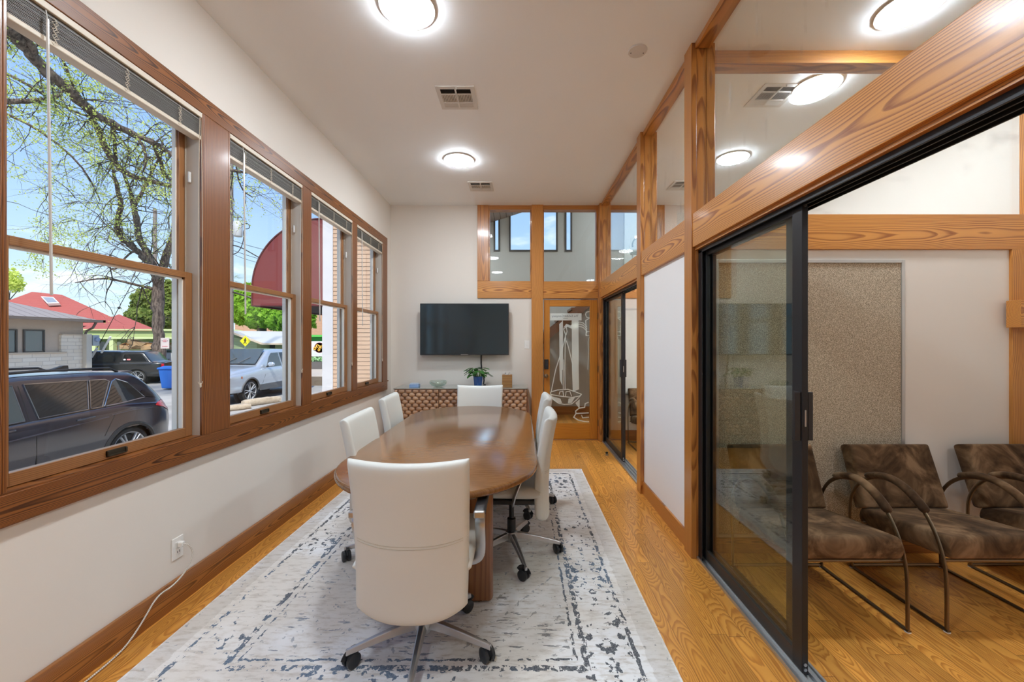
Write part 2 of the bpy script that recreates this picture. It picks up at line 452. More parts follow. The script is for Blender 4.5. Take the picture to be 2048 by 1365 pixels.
def glass_mat(name, tint=(.96, .98, .97), ior=1.45, dirt=0.):
    if name in MATS: return MATS[name]
    m, nt, out = new_mat(name)
    tr = nt.node('ShaderNodeBsdfTransparent'); tr.inputs[0].default_value = (*tint, 1)
    gl = nt.node('ShaderNodeBsdfGlossy'); gl.inputs[0].default_value = (1, 1, 1, 1); gl.inputs['Roughness'].default_value = .0
    lw = nt.node('ShaderNodeLayerWeight'); lw.inputs[0].default_value = .5
    f0 = ((ior - 1) / (ior + 1)) ** 2
    fr = nt.m('ADD', f0, nt.m('MULTIPLY', nt.m('POWER', lw.outputs['Facing'], 5.), 1 - f0))
    mx = nt.node('ShaderNodeMixShader'); nt.l.new(fr, mx.inputs[0]); nt.l.new(tr.outputs[0], mx.inputs[1]); nt.l.new(gl.outputs[0], mx.inputs[2])
    last = mx.outputs[0]
    if dirt:
        df = nt.node('ShaderNodeBsdfDiffuse'); df.inputs[0].default_value = (.75, .77, .78, 1)
        s = nt.sep(nt.obj())
        n = nt.noise(nt.comb(nt.m('MULTIPLY', s[1], 26), nt.m('MULTIPLY', s[2], 3), s[0]), 1., 4, .6)
        n2 = nt.noise(nt.comb(s[1], s[2], s[0]), 3., 3)
        f = nt.m('MULTIPLY', nt.m('MULTIPLY', nt.sstep(n, .56, .72), nt.sstep(n2, .45, .7)), dirt)
        m2 = nt.node('ShaderNodeMixShader'); nt.l.new(f, m2.inputs[0]); nt.l.new(last, m2.inputs[1]); nt.l.new(df.outputs[0], m2.inputs[2])
        last = m2.outputs[0]
    nt.l.new(last, out.inputs[0])
    MATS[name] = m; return m
GLASS = glass_mat('clear_glass', (.97, .985, .98), 1.28)
GLASS_D = glass_mat('smeared_glass', (.93, .95, .95), 1.5, .30)
GLASS_S = glass_mat('sliding_glass', (.90, .93, .90), 1.55)

def emis(name, col, s):
    m, nt, out = new_mat(name); e = nt.node('ShaderNodeEmission')
    e.inputs[0].default_value = (*col, 1); e.inputs[1].default_value = s
    nt.l.new(e.outputs[0], out.inputs[0]); return m
LAMPM = emis('lamp_diffuser', (.86, .935, 1.), LAMP)
WHITE_PL = plain('white_plastic', (.80, .79, .76), .35)
BLACK_PL = plain('black_plastic', (.018, .018, .020), .45)
BLACK_AL = plain('black_aluminium', (.035, .036, .040), .38, .6)
STEEL = plain('brushed_steel', (.50, .51, .52), .30, 1.)
ALU = plain('cast_aluminium', (.55, .56, .57), .33, .9)
TRACK = plain('mill_aluminium', (.55, .58, .60), .35, .9)
BRONZE = plain('aged_bronze', (.24, .17, .10), .32, .9)
SLAT = plain('grey_blind_slats', (.17, .165, .15), .5)
BLINDC = plain('cream_blind_rail', (.68, .61, .50), .45)
CORD = plain('cream_cord', (.62, .52, .40), .8)
WHITE_EXT = plain('white_exterior_paint', (.86, .80, .71), .5)
JAMB = plain('putty_jamb_liner', (.50, .44, .37), .5)
LEATHER = plain('cream_leather', (.68, .70, .665), .42, var=.03, vscale=3, bump=.05, bscale=220)
# ------------------------------------------------------------------ room shell
XL, YF, ZC = -1.858, 5.74, 3.37      # left wall, far wall, ceiling
YB = -5.6                            # wall behind the camera
XR = 3.45                            # right wall of the glazed side rooms
PX = 1.14                            # glazed partition (room side face)

fl = MB().box(-2.0, 4.2, YB - .15, 9.6, -.12, 0.0).build('floor', PLANKS, origin=(0, 0, 0)); st(fl)
ce = MB().box(-2.0, 4.2, YB - .15, YF + .06, ZC, ZC + .25).build('ceiling', CEIL, origin=(0, 0, 0)); st(ce)

Z0, Z1 = .875, 2.74                  # window openings
WIN = [(1.415, 2.313), (2.511, 3.373), (3.494, 4.370), (4.477, 5.324), (.345, 1.215), (-.645, .225), (-1.64, -.77), (-2.64, -1.77), (-3.62, -2.77)]
XO = -1.968
mb = MB()
ys = sorted(WIN)
mb.box(XO, XL, YB - .15, YF + .15, -.12, Z0); mb.box(XO, XL, YB - .15, YF + .15, Z1, ZC + .25)
prev = YB - .15
for a, b in ys:
    mb.box(XO, XL, prev, a, Z0, Z1); prev = b
mb.box(XO, XL, prev, YF + .15, Z0, Z1)
st(mb.build('wall_left', WALL, origin=(XL, 0, 0)))
# far wall: solid left of the glazed screen, below and above
mb = MB().box(XL, -.617, YF, YF + .14, 0, ZC).box(-.617, .158, YF, YF + .14, 0, 2.037)
st(mb.build('wall_far', WALL, origin=(XL, YF, 0)))
mb = MB().box(2.06, XR, YF, YF + .14, 0, ZC).box(1.2, 2.06, YF, YF + .14, 0, 2.037)
st(mb.build('wall_far_side_room', WALL, origin=(XR, YF, 0)))
st(MB().box(-2.0, 4.2, YB - .14, YB, 0, ZC).build('wall_back', WALL, origin=(0, YB, 0)))
st(MB().box(XR, XR + .14, YB, YF + .14, 0, ZC).build('wall_right', WALL, origin=(XR, 0, 0)))

# ---- left wall trims
def tr(n, mb, mat, bev=.003): return st(mb.build('trim_%d' % n, mat, bev=bev))
XC = -1.83
tn = [0]
def trim(mb, mat, bev=.003):
    tn[0] += 1; return tr(tn[0], mb, mat, bev)
trim(MB().box(XL - .01, XC, -3.85, 5.504, Z1 - .004, 2.837), WINW('y'))
trim(MB().box(XL - .01, XC, -3.85, 5.504, .757, Z0 - .002), WINW('y'))
sill = MB().box(XL - .065, XC - .001, -3.80, 5.49, Z0 - .002, Z0 + .004); trim(sill, WINP('y'), 0)
trim(MB().box(XL, XC + .012, 5.504, 5.512, .868, .882), WINP('y'), .002)
for a, b in ((5.324, 5.504), (4.370, 4.477), (3.373, 3.494), (2.313, 2.511), (1.215, 1.415), (.225, .345), (-.77, -.645), (-1.77, -1.64), (-2.77, -2.64), (-3.80, -3.62)):
    trim(MB().box(XO + .002, XC - .001, a, b, Z0, Z1 - .003), WINP('z'))

def window(n, a, b):
    root = sroot('window_%d' % n, (XC - .05, (a + b) / 2, Z0))
    def P(mb, name, mat, bev=.002, par=None): return mb.build(name, mat, parent=par or root, bev=bev)
    j = MB()
    j.box(XO - .02, -1.845, a, a + .012, Z0, Z1).box(XO - .02, -1.845, b - .012, b, Z0, Z1).box(XO - .02, -1.845, a, b, Z1 - .012, Z1).box(XO - .03, -1.925, a, b, Z0 - .01, Z0 + .01)
    j.box(-1.926, -1.921, a, a + .02, Z0, Z1).box(-1.926, -1.921, b - .02, b, Z0, Z1)
    P(j, 'window_frame', JAMB)
    e = MB()
    e.box(XO - .024, -1.962, a + .012, a + .03, Z0, Z1).box(XO - .024, -1.962, b - .030, b - .012, Z0, Z1).box(XO - .024, -1.962, a, b, Z1 - .04, Z1 - .012)
    P(e, 'exterior_stop', WHITE_EXT)
    P(MB().box(-1.845, XC - .001, a, a + .012, Z0 + .004, Z1).box(-1.845, XC - .001, b - .012, b, Z0 + .004, Z1), 'inner_stop', WINP('z'))
    A, B = a + .014, b - .014
    u = MB(); X0, X1 = -1.960, -1.927
    u.box(X0, X1, A, A + .042, 1.775, Z1 - .014).box(X0, X1, B - .042, B, 1.775, Z1 - .014)
    u.cur = 1; u.box(X0 + .0005, X1 - .0005, A + .042, B - .042, Z1 - .064, Z1 - .014).box(X0 + .0005, X1 - .0005, A + .042, B - .042, 1.775, 1.808)
    up = P(u, 'upper_sash', [SASH('z'), SASH('y')])
    P(MB().box(-1.945, -1.941, A + .04, B - .04, 1.80, Z1 - .06), 'pane', GLASS, 0, up)
    P(MB().box(-1.9615, -1.9405, A + .042, A + .050, 1.805, Z1 - .064).box(-1.9615, -1.9405, B - .050, B - .042, 1.805, Z1 - .064), 'glazing_bead', WHITE_EXT, 0, up)
    l = MB(); X0, X1 = -1.919, -1.886
    l.box(X0, X1, A, A + .046, Z0 + .006, 1.812).box(X0, X1, B - .046, B, Z0 + .006, 1.812)
    l.cur = 1; l.box(X0 + .0005, X1 - .0005, A + .046, B - .046, Z0 + .006, .932).box(X0 + .0005, X1 - .0005, A + .046, B - .046, 1.778, 1.812)
    lo = P(l, 'lower_sash', [SASH('z'), SASH('y')])
    P(MB().box(-1.905, -1.901, A + .044, B - .044, .93, 1.78), 'pane', GLASS, 0, lo)
    P(MB().box(-1.9205, -1.9, A + .046, A + .054, .932, 1.778).box(-1.9205, -1.9, B - .054, B - .046, .932, 1.778).box(-1.9205, -1.9, A + .046, B - .046, 1.768, 1.778)
      , 'glazing_bead', WHITE_EXT, 0, lo)
    m = (a + b) / 2
    h = MB().box(-1.886, -1.879, m - .045, m + .045, .892, .920)
    h.box(-1.886, -1.874, m - .040, m + .040, .892, .899).box(-1.886, -1.874, m - .045, m - .037, .895, .918).box(-1.886, -1.874, m + .037, m + .045, .895, .918)
    P(h, 'sash_lift', plain('dark_bronze_pull', (.05, .04, .025), .45, .5), .001, lo)
    P(MB().box(-1.900, -1.890, b - .030, b - .016, 2.33, 2.39), 'sash_latch', WHITE_PL, .002)
    return root
names = ['at the near left, over the power outlet', 'second from the near end, showing the silver pickup', 'third from the near end', 'farthest, in the corner beside the television wall', 'nearest, left of the frame', 'behind the camera']
for i, (a, b) in enumerate(WIN): window(i + 1, a, b)

# ---- blinds
def blind(a, b, label):
    t = thing('window_blind', label, 'blind', (-1.86, (a + b) / 2, Z1), 'raised window blinds')
    A, B = a + .014, b - .006
    MB().box(-1.884, -1.846, A, B, 2.692, Z1 - .015).build('headrail', SLAT, parent=t, bev=.003)
    MB().box(-1.846, -1.832, A, B + .002, 2.706, Z1 - .006).build('valance', BLINDC, parent=t, bev=.003)
    s = MB(); k = 16
    for i in range(k):
        z = 2.604 + i * .0055; dx = random.uniform(-.0016, .0016); dy = random.uniform(-.002, .002)
        s.box(-1.887 + dx, -1.839 + dx, A + .004 + dy, B - .004 + dy, z, z + .0026)
    s.build('slat_stack', SLAT, parent=t)
    MB().box(-1.888, -1.837, A + .002, B - .002, 2.580, 2.602).build('bottom_rail', BLINDC, parent=t, bev=.004)
    for f in (.17, .5, .83):
        y = A + (B - A) * f; c = MB()
        for q in range(3):
            pts = [(-1.835 + .002 * math.sin(q * 9 + i * 2.6), y + .007 * math.sin(q * 5 + i * 2.1) + (q - 1) * .005, 2.692 - i * .0088) for i in range(13)]
            c.tube(pts, .0011, 4)
        c.build('ladder_cord', BLINDC, parent=t)
    yw = A + .115
    MB().tube([(-1.832, yw, 2.70), (-1.826, yw, 2.66)], .002, 6).tube([(-1.826, yw, 2.665), (-1.822, yw + .01, 1.60)], .0048, 6).build('tilt_wand', plain('clear_acrylic_wand', (.62, .61, .58), .15), parent=t, smooth=True)
    c = MB(); yc = B - .022
    for q in (-1, 1):
        pts = [(-1.829, yc + q * .004 + q * .011 * math.sin(PI * i / 14) , 2.70 - i * .108 - (0.03 if i == 14 else 0)) for i in range(15)]
        c.tube(pts, .0015, 5)
    pts = [(-1.829, yc + .016 * math.cos(an), 1.19 + .016 * math.sin(an)) for an in [PI + k * PI / 8 for k in range(9)]]
    c.tube(pts, .0016, 5)
    c.build('lift_cord', CORD, parent=t, smooth=True)
    MB().lathe([(.001, 1.155), (.005, 1.16), (.004, 1.178), (.001, 1.18)], (-1.829, yc + .002, 0), 8).build('cord_tassel', BLINDC, parent=t)
blind(*WIN[0], 'blind bunched up at the top of the nearest left window, with a long clear wand')
blind(*WIN[1], 'raised blind in the window that looks out on the silver pickup truck')
blind(*WIN[2], 'raised blind in the window with the white column and green sign behind it')
blind(*WIN[3], 'raised blind in the narrowest-looking window, next to the television wall')

# ---- baseboards
BZ = .145
st(MB().box(XL, XL + .019, YB, YF, 0, BZ).build('baseboard_left', BASEB('y'), bev=.003))
st(MB().box(XL + .019, .155, YF - .018, YF, 0, BZ).build('baseboard_far', BASEB('x'), bev=.003))

# ---- far wall glazed screen
def X(px): return (px - 1041) * YF / F_PX
def Zp(py): return 1.42 - (py - 683) * YF / F_PX
y0, y1 = YF - .022, YF + .12
trim(MB().box(X(955), X(977.5), y0, y1, Zp(563), ZC), POST('z'))                       # short left post
trim(MB().box(X(977.5), X(1063), y0 + .012, y1, Zp(420), ZC), POST('x'))               # head left
trim(MB().box(X(955), X(1063), y0 + .004, y1 - .01, Zp(597), Zp(563)), BEAM('x'))            # sill rail left
trim(MB().box(X(1063), X(1086), y0 - .012, y1 + .01, 0, ZC), BEAM('z'))                     # door post
trim(MB().box(X(1086), X(1197), y0 + .012, y1, Zp(420), ZC), POST('x'))
trim(MB().box(X(1086), X(1197), y0 + .004, y1, Zp(597.5), Zp(563.5)), BEAM('x'))            # rail above the door
trim(MB().box(X(1195.5), X(1206), y0 - .005, y1, 0, ZC), POST('z'))                     # corner post
for q0, q1 in ((X(977.5), X(979.5)), (X(1060.5), X(1063)), (X(1086), X(1088)), (X(1192.5), X(1195.5))):
    trim(MB().box(q0, q1, YF + .0, YF + .10, Zp(563), Zp(420)), POST('z'), .002)
def pane_y(name, xa, xb, za, zb, y, mat=GLASS, par=None):
    o = MB().box(xa, xb, y - .003, y + .003, za, zb).build(name, mat, parent=par)
    if par is None: st(o)
    return o
pane_y('window_7', X(979), X(1061), Zp(563), Zp(420), YF + .075)
pane_y('window_8', X(1087.5), X(1193), Zp(563.5), Zp(420), YF + .075)
# the screen goes on beyond the partition
st(MB().box(1.30, 1.95, YF + .072, YF + .078, 2.27, 3.31).build('window_9', GLASS))
trim(MB().box(1.26, 1.96, y0 + .012, y1, 3.30, ZC), POST('x'))
trim(MB().box(1.28, 2.06, y0 + .004, y1, 2.037, 2.281), BEAM('x'))
trim(MB().box(1.95, 2.06, y0 - .006, y1 + .01, 2.281, ZC), POST('z'))

# ---- wooden door with etched glass
dr = sroot('door_1', (X(1141), YF, 0))
DX0, DX1, DZ0, DZ1 = X(1088), X(1195), .012, Zp(600)
GX0, GX1, GZ0, GZ1 = X(1099.6), X(1180), Zp(847.5), Zp(613)
dy0, dy1 = YF + .012, YF + .052
m = MB().box(DX0, GX0, dy0, dy1, DZ0, DZ1); m.build('stile', DOORW('z'), parent=dr, bev=.003)
MB().box(GX1, DX1, dy0, dy1, DZ0, DZ1).build('stile', DOORW('z'), parent=dr, bev=.003)
MB().box(GX0, GX1, dy0 + .001, dy1 - .001, DZ0, GZ0).build('bottom_rail', DOORW('x'), parent=dr, bev=.003)
MB().box(GX0, GX1, dy0 + .001, dy1 - .001, GZ1, DZ1).build('top_rail', DOORW('x'), parent=dr, bev=.003)
yg = YF + .036
dg = MB().box(GX0 - .005, GX1 + .005, yg - .003, yg + .003, GZ0 - .005, GZ1 + .005).build('pane', GLASS, parent=dr)
trim(MB().box(X(1086), X(1197), YF + .0, YF + .09, -.001, .010), plain('threshold_wood', (.36, .16, .06), .4), .002)
k = MB().box(X(1088.6), X(1096.8), dy0 - .022, dy0, Zp(739), Zp(719)); kp = k.build('keypad_lock', BLACK_PL, parent=dr, bev=.006)
kb = MB()
for i in range(3):
    for j in range(4):
        kb.ball((X(1090.4) + i * .0165, dy0 - .022, Zp(723) - j * .021), (.004, .002, .004), 8, 5)
kb.build('keypad_buttons', plain('grey_keys', (.06, .07, .08), .3), parent=kp)
MB().lathe([(.030, 0), (.030, -.006), (.012, -.010), (.011, -.030), (.024, -.036), (.030, -.050), (.027, -.062), (.012, -.068)],
           (X(1092.3), dy0, Zp(752.5)), 20, 'y').build('door_knob', BRONZE, parent=dr, smooth=True)
for zz_ in (1.78, 1.02, .25):
    MB().box(X(1195.4), X(1197.2), y0 - .010, dy0 + .01, zz_ - .045, zz_ + .045).build('hinge', BRONZE, parent=dr, bev=.001)

# frosted film on the glass: line art of a balance pan, a column and a hand, and a name panel read from the back
FROST = None
def frost_mat():
    m_, nt, out = new_mat('frosted_film')
    tr_ = nt.node('ShaderNodeBsdfTransparent'); df = nt.node('ShaderNodeBsdfDiffuse'); tl = nt.node('ShaderNodeBsdfTranslucent')
    df.inputs[0].default_value = (.62, .66, .64, 1); tl.inputs[0].default_value = (.62, .66, .64, 1)
    a = nt.node('ShaderNodeAddShader'); nt.l.new(df.outputs[0], a.inputs[0]); nt.l.new(tl.outputs[0], a.inputs[1])
    x = nt.node('ShaderNodeMixShader'); x.inputs[0].default_value = .62
    nt.l.new(tr_.outputs[0], x.inputs[1]); nt.l.new(a.outputs[0], x.inputs[2]); nt.l.new(x.outputs[0], out.inputs[0]); return m_
FROST = frost_mat()
yd = yg - .0042
fm = MB()
def D1(x, y): return (X(1084 + x / 9.75), Zp(600 + y / 9.75))
def D2(x, y): return (X(1084 + x / 8.03), Zp(720 + y / 8.03))
layer = [0]
def fpoly(pts):
    layer[0] += 1; y = yd - layer[0] * 2e-5
    fm.add([(p[0], y, p[1]) for p in pts], [tuple(range(len(pts)))])
def fline(pts, w):
    w = w / 9.75 * YF / F_PX / 2
    for i in range(len(pts) - 1):
        a = Vector((pts[i][0], pts[i][1], 0)); b = Vector((pts[i + 1][0], pts[i + 1][1], 0)); t = (b - a)
        if t.length < 1e-6: continue
        t.normalize(); n = Vector((-t.y, t.x, 0)) * w; t = t * w * .7
        fpoly([tuple((a - n - t))[:2], tuple((b - n + t))[:2], tuple((b + n + t))[:2], tuple((a + n - t))[:2]])
def arc(c, rx, ry, a0, a1, n=14):
    return [(c[0] + rx * math.cos(R(a0 + (a1 - a0) * i / n)), c[1] + ry * math.sin(R(a0 + (a1 - a0) * i / n))) for i in range(n + 1)]
# wide pillar and narrow pillar
fpoly([D1(585, 400), D1(720, 400), D1(722, 1365), D2(600, 480), D2(500, 520), D1(590, 1365)])
fpoly([D2(540, 700), D2(610, 640), D2(610, 800)])
fpoly([D1(340, 470), D1(395, 420), D1(400, 1365), D2(330, 420), D2(290, 330), D1(345, 1365)])
fline([D1(405, 410), D1(405, 1365)], 16)
fline([D1(460, 700), D1(450, 1365), D2(375, 480)], 16)
fline([D2(350, 0), D2(345, 470)], 12)
fline([D1(480, 800), D1(520, 920), D1(600, 1250)], 18)
fline([D1(455, 740), D1(400, 960), D1(270, 1365), D2(150, 520)], 18)
fline([D1(420, 560), D1(470, 690), D1(495, 620), D1(480, 530), D1(440, 560)], 16)
fpoly([D1(420, 540), D1(480, 465), D1(560, 500), D1(640, 440), D1(700, 470), D1(700, 540), D1(640, 580), D1(560, 555), D1(500, 525)])
for k_ in range(3):
    fline([D1(640, 480 + k_ * 28), D1(740, 430 + k_ * 42), D1(810, 450 + k_ * 45), D1(880, 520 + k_ * 45)], 16)
fline([D1(935, 225), D1(870, 240), D1(855, 290), D1(880, 340), D1(935, 350)], 16)
fline([D1(935, 355), D1(860, 400), D1(865, 560), D1(880, 640)], 18)
fline([D1(930, 620), D1(870, 620), D1(865, 695), D1(925, 695)], 16)
fline([D1(930, 720), D1(905, 820), D1(915, 1000), D1(900, 1365)], 9)
# pan
fline([D2(x, y) for x, y in ((150, 520), (250, 490), (420, 480), (540, 520), (640, 560), (600, 590), (480, 610), (300, 590), (150, 565), (135, 540), (150, 520))], 18)
fline([D2(x, y) for x, y in ((140, 560), (180, 640), (260, 700), (360, 725), (480, 715), (560, 650), (630, 575))], 18)
fpoly([D2(150, 590), D2(300, 630), D2(325, 700), D2(240, 690), D2(180, 650)])
fpoly([D2(430, 630), D2(540, 600), D2(480, 700), D2(420, 705)])
fline([D2(x, y) for x, y in ((280, 560), (290, 520), (340, 510), (350, 590))], 16)
fline([D2(x, y) for x, y in ((380, 590), (390, 520), (450, 510), (480, 590))], 16)
# lower right folds
fline([D2(x, y) for x, y in ((750, 690), (700, 710), (690, 770), (600, 785), (545, 830), (550, 870), (750, 860))], 22)
fline([D2(x, y) for x, y in ((550, 870), (515, 930), (580, 975), (690, 1000), (755, 1005))], 22)
fline([D2(x, y) for x, y in ((640, 900), (660, 940), (755, 930))], 20)
# name panel
fpoly([D1(155, 262), D1(778, 262), D1(778, 400), D1(155, 400)])
fm.build('frosted_artwork', FROST, parent=dg)
INK = plain('door_lettering', (.16, .20, .22), .6)
text_mesh('The Exhibit Company', .044, INK, 'door_lettering', dg, (X(1084 + 455 / 9.75), yd - .004, Zp(600 + 316 / 9.75)), (R(90), 0, 0), .0004, mirror=True)
fine = MB()
for q in (425, 445, 462, 480, 497):
    p0, p1 = D1(q - 6, 366), D1(q + 6, 356)
    fine.box(p0[0], p1[0], yd - .0044, yd - .0038, p0[1], p1[1])
fine.build('fine_print', INK, parent=dg)

# ---- glazed partition on the right
ZB0, ZB1 = 2.033, 2.252
def post(a, b, full=True):
    z0 = 0
    trim(MB().box(1.115, 1.150, a, b, z0, ZC), POST('z'))
    trim(MB().box(1.150, 1.215, a + .004, b - .004, z0, ZC), POST('z'))
    trim(MB().box(1.215, 1.270, a, b, z0, ZC), POST('z'))
post(2.61, 2.725); post(3.72, 3.84); post(5.635, 5.735); post(-.9, -.78)
bays = [(2.725, 3.72), (3.84, 5.635), (-.78, 2.61)]
for a, b in bays:
    trim(MB().box(1.122, 1.262, a, b, ZB0, ZB1), BEAM('y'))
    trim(MB().box(1.139, 1.235, a, b, 3.332, ZC), POST('y'))
    st(MB().box(1.192, 1.198, a, b, ZB1, 3.335).build('window_%d' % (10 + bays.index((a, b))), GLASS_D))
    trim(MB().box(1.168, 1.190, a, b, ZB1, ZB1 + .018).box(1.200, 1.222, a, b, ZB1, ZB1 + .018), POST('y'), .002)
trim(MB().box(1.122, 1.262, YB, -.9, ZB0, ZB1), BEAM('y'))
st(MB().box(PX, 1.26, YB, -.9, 0, ZC).build('wall_partition', WALL))
pn = MB().box(1.150, 1.235, 2.725, 3.72, .116, ZB0).build('wall_panel', FABRIC); st(pn)
st(MB().box(1.134, 1.150, 2.725, 3.72, 0, .118).build('baseboard_right', POST('y'), bev=.002))

def slider(n, y_near, y_far, stile_y, floor_to):
    """black framed sliding door: jamb at the far end, a fixed leaf behind a sliding leaf, a handle on the meeting stile"""
    r = sroot('door_%d' % n, (1.2, y_far, 0))
    zt = ZB0
    T = plain('header_wood', (.30, .105, .024), .4)
    MB().box(1.140, 1.160, y_near, y_far, zt - .018, zt).build('header_stop', POST('y'), parent=r)
    MB().box(1.160, 1.262, y_near, y_far, zt - .012, zt).box(1.160, 1.168, y_near, y_far, zt - .042, zt - .012).box(1.190, 1.196, y_near, y_far, zt - .042, zt - .012).box(1.224, 1.230, y_near, y_far, zt - .042, zt - .012).box(1.256, 1.262, y_near, y_far, zt - .042, zt - .012).build('top_track', BLACK_AL, parent=r, bev=.001)
    MB().box(1.150, 1.262, y_near, y_far, 0, .008).box(1.150, 1.160, y_near, y_far, .008, .018).box(1.184, 1.188, y_near, y_far, .008, .022).box(1.218, 1.222, y_near, y_far, .008, .022).box(1.252, 1.262, y_near, y_far, .008, .018).build('floor_track', TRACK, parent=r, bev=.001)
    MB().box(1.160, 1.262, y_far - .012, y_far, .018, zt - .012).box(1.160, 1.168, y_far - .05, y_far - .012, .018, zt - .03).box(1.196, 1.204, y_far - .04, y_far - .012, .018, zt - .03).build('side_jamb', BLACK_AL, parent=r, bev=.001)
    def leaf(x0, x1, a, b, name):
        lf = MB().box(x0, x1, a, a + .062, .012, zt - .02).build(name, BLACK_AL, parent=r, bev=.002)
        MB().box(x0, x1, b - .045, b, .014, zt - .02).build('stile', BLACK_AL, parent=lf, bev=.002)
        MB().box(x0 + .002, x1 - .002, a + .062, b - .045, .016, .085).build('bottom_rail', plain('bronze_rail', (.07, .062, .055), .4, .6), parent=lf, bev=.002)
        MB().box(x0 + .002, x1 - .002, a + .062, b - .045, zt - .065, zt - .022).build('top_rail', BLACK_AL, parent=lf, bev=.002)
        MB().box((x0 + x1) / 2 - .003, (x0 + x1) / 2 + .003, a + .055, b - .04, .080, zt - .06).build('pane', GLASS_S, parent=lf)
        return lf
    s1 = leaf(1.186, 1.212, stile_y, y_far - .012, 'sliding_leaf')
    s2 = leaf(1.226, 1.250, stile_y + .10, y_far - .014, 'fixed_leaf')
    # pull handle, both faces
    h = MB().box(1.158, 1.186, stile_y + .004, stile_y + .012, 1.0, 1.205).box(1.180, 1.187, stile_y + .004, stile_y + .05, 1.0, 1.205)
    h.box(1.212, 1.236, stile_y + .004, stile_y + .012, 1.0, 1.205).box(1.211, 1.218, stile_y + .004, stile_y + .05, 1.0, 1.205)
    hh = h.build('pull_handle', BLACK_PL, parent=s1, bev=.002)
    for z in (1.02, 1.185):
        MB().lathe([(.005, 1.1785), (.005, 1.1805)], (0, stile_y + .034, z), 10, 'x').build('screw', STEEL, parent=hh)
    MB().box(1.196, 1.203, stile_y - .003, stile_y + .001, 1.06, 1.13).build('latch_plate', STEEL, parent=s1, bev=.001)
    for z in (.035, .056, zt - .04):
        MB().lathe([(.007, stile_y - .003), (.007, stile_y + .001)], (1.199, 0, z), 12, 'y').build('screw', STEEL, parent=s1)
slider(2, -.78, 2.61, 1.685, 0)
slider(3, 3.84, 5.635, 4.66, 0)

# ---- cross partition between the two side rooms
YW = 2.69
st(MB().box(1.27, 3.30, YW, YW + .12, 0, 2.05).build('wall_cross', WALL))
trim(MB().box(1.262, XR, YW - .018, YW + .13, 2.035, 2.270), BEAM('x'))
trim(MB().box(1.27, XR, YW - .012, YW + .10, 3.285, ZC), POST('x'))
trim(MB().box(3.39, XR, YW - .012, YW + .03, 2.270, 3.285), POST('z'))
trim(MB().box(3.285, XR, YW - .02, YW + .13, 0, 2.035), BEAM('z'))
trim(MB().box(3.24, XR, YW - .10, YW - .02, 1.51, 1.69), BEAM('x'))
st(MB().box(1.30, 3.39, YW + .03, YW + .036, 2.27, 3.285).build('window_13', GLASS_D))
st(MB().box(1.27, 3.285, YW - .014, YW, 0, .10).build('baseboard_cross', BASEB('x'), bev=.002))
st(MB().box(1.27, XR, YF - .016, YF, 0, .145).build('baseboard_side_room', BASEB('x'), bev=.002))

# ---- foyer beyond the far wall
GREY = wall_mat('foyer_paint', (.42, .42, .39))
FH = 4.9
st(MB().box(-2.02, -1.88, YF + .14, 9.5, 0, 6.2).build('wall_foyer_left', GREY))
st(MB().box(4.2, 4.34, YF, 9.5, 0, 6.2).build('wall_foyer_right', GREY))
mb = MB(); YG = 7.75
ops = [(-.52, -.40), (-.22, .72), (.86, 1.0)]
mb.box(-1.88, 4.2, YG, YG + .14, 0, 3.16).box(-1.88, 4.2, YG, YG + .14, 4.6, 6.2)
p_ = -1.88
for a, b in ops: mb.box(p_, a, YG, YG + .14, 3.16, 4.6); p_ = b
mb.box(p_, 4.2, YG, YG + .14, 3.16, 4.6)
st(mb.build('wall_foyer_far', GREY))
for i, (a, b) in enumerate(ops):
    wr = sroot('window_%d' % (14 + i), ((a + b) / 2, YG, 3.16))
    MB().box(a, a + .03, YG - .02, YG + .05, 3.16, 4.6).box(b - .03, b, YG - .02, YG + .05, 3.16, 4.6).box(a + .03, b - .03, YG - .02, YG + .05, 3.16, 3.19).build('window_frame', plain('dark_window_frame', (.05, .045, .04), .5), parent=wr)
    MB().box(a + .03, b - .03, YG + .01, YG + .016, 3.19, 4.6).build('pane', GLASS, parent=wr)
st(MB().box(-2.02, 4.34, YF - .2, 9.6, 6.2, 6.4).build('ceiling_foyer', GREY))
st(MB().box(-2.02, 4.34, YF - .0, YF + .02, ZC + .0, 6.3).build('wall_foyer_near', GREY))
def slope_mat():
    m_, nt, out = new_mat('board_ceiling'); s = nt.sep(nt.obj())
    f = nt.m('FRACT', nt.m('MULTIPLY', s[0], 9.)); g = nt.m('LESS_THAN', f, .12)
    pbsdf(nt, out, nt.mix(g, (.34, .28, .24), (.12, .09, .07)), .6); return m_
st(MB().prism([(-1.9, 3.29), (.9, 4.20), (.9, 4.30), (-1.9, 3.39)], 'y', YF + .4, YG).build('ceiling_foyer_slope', slope_mat()))
st(MB().box(.1, 3.9, YG - .016, YG, 0, .16).build('baseboard_foyer', BASEB('x')))
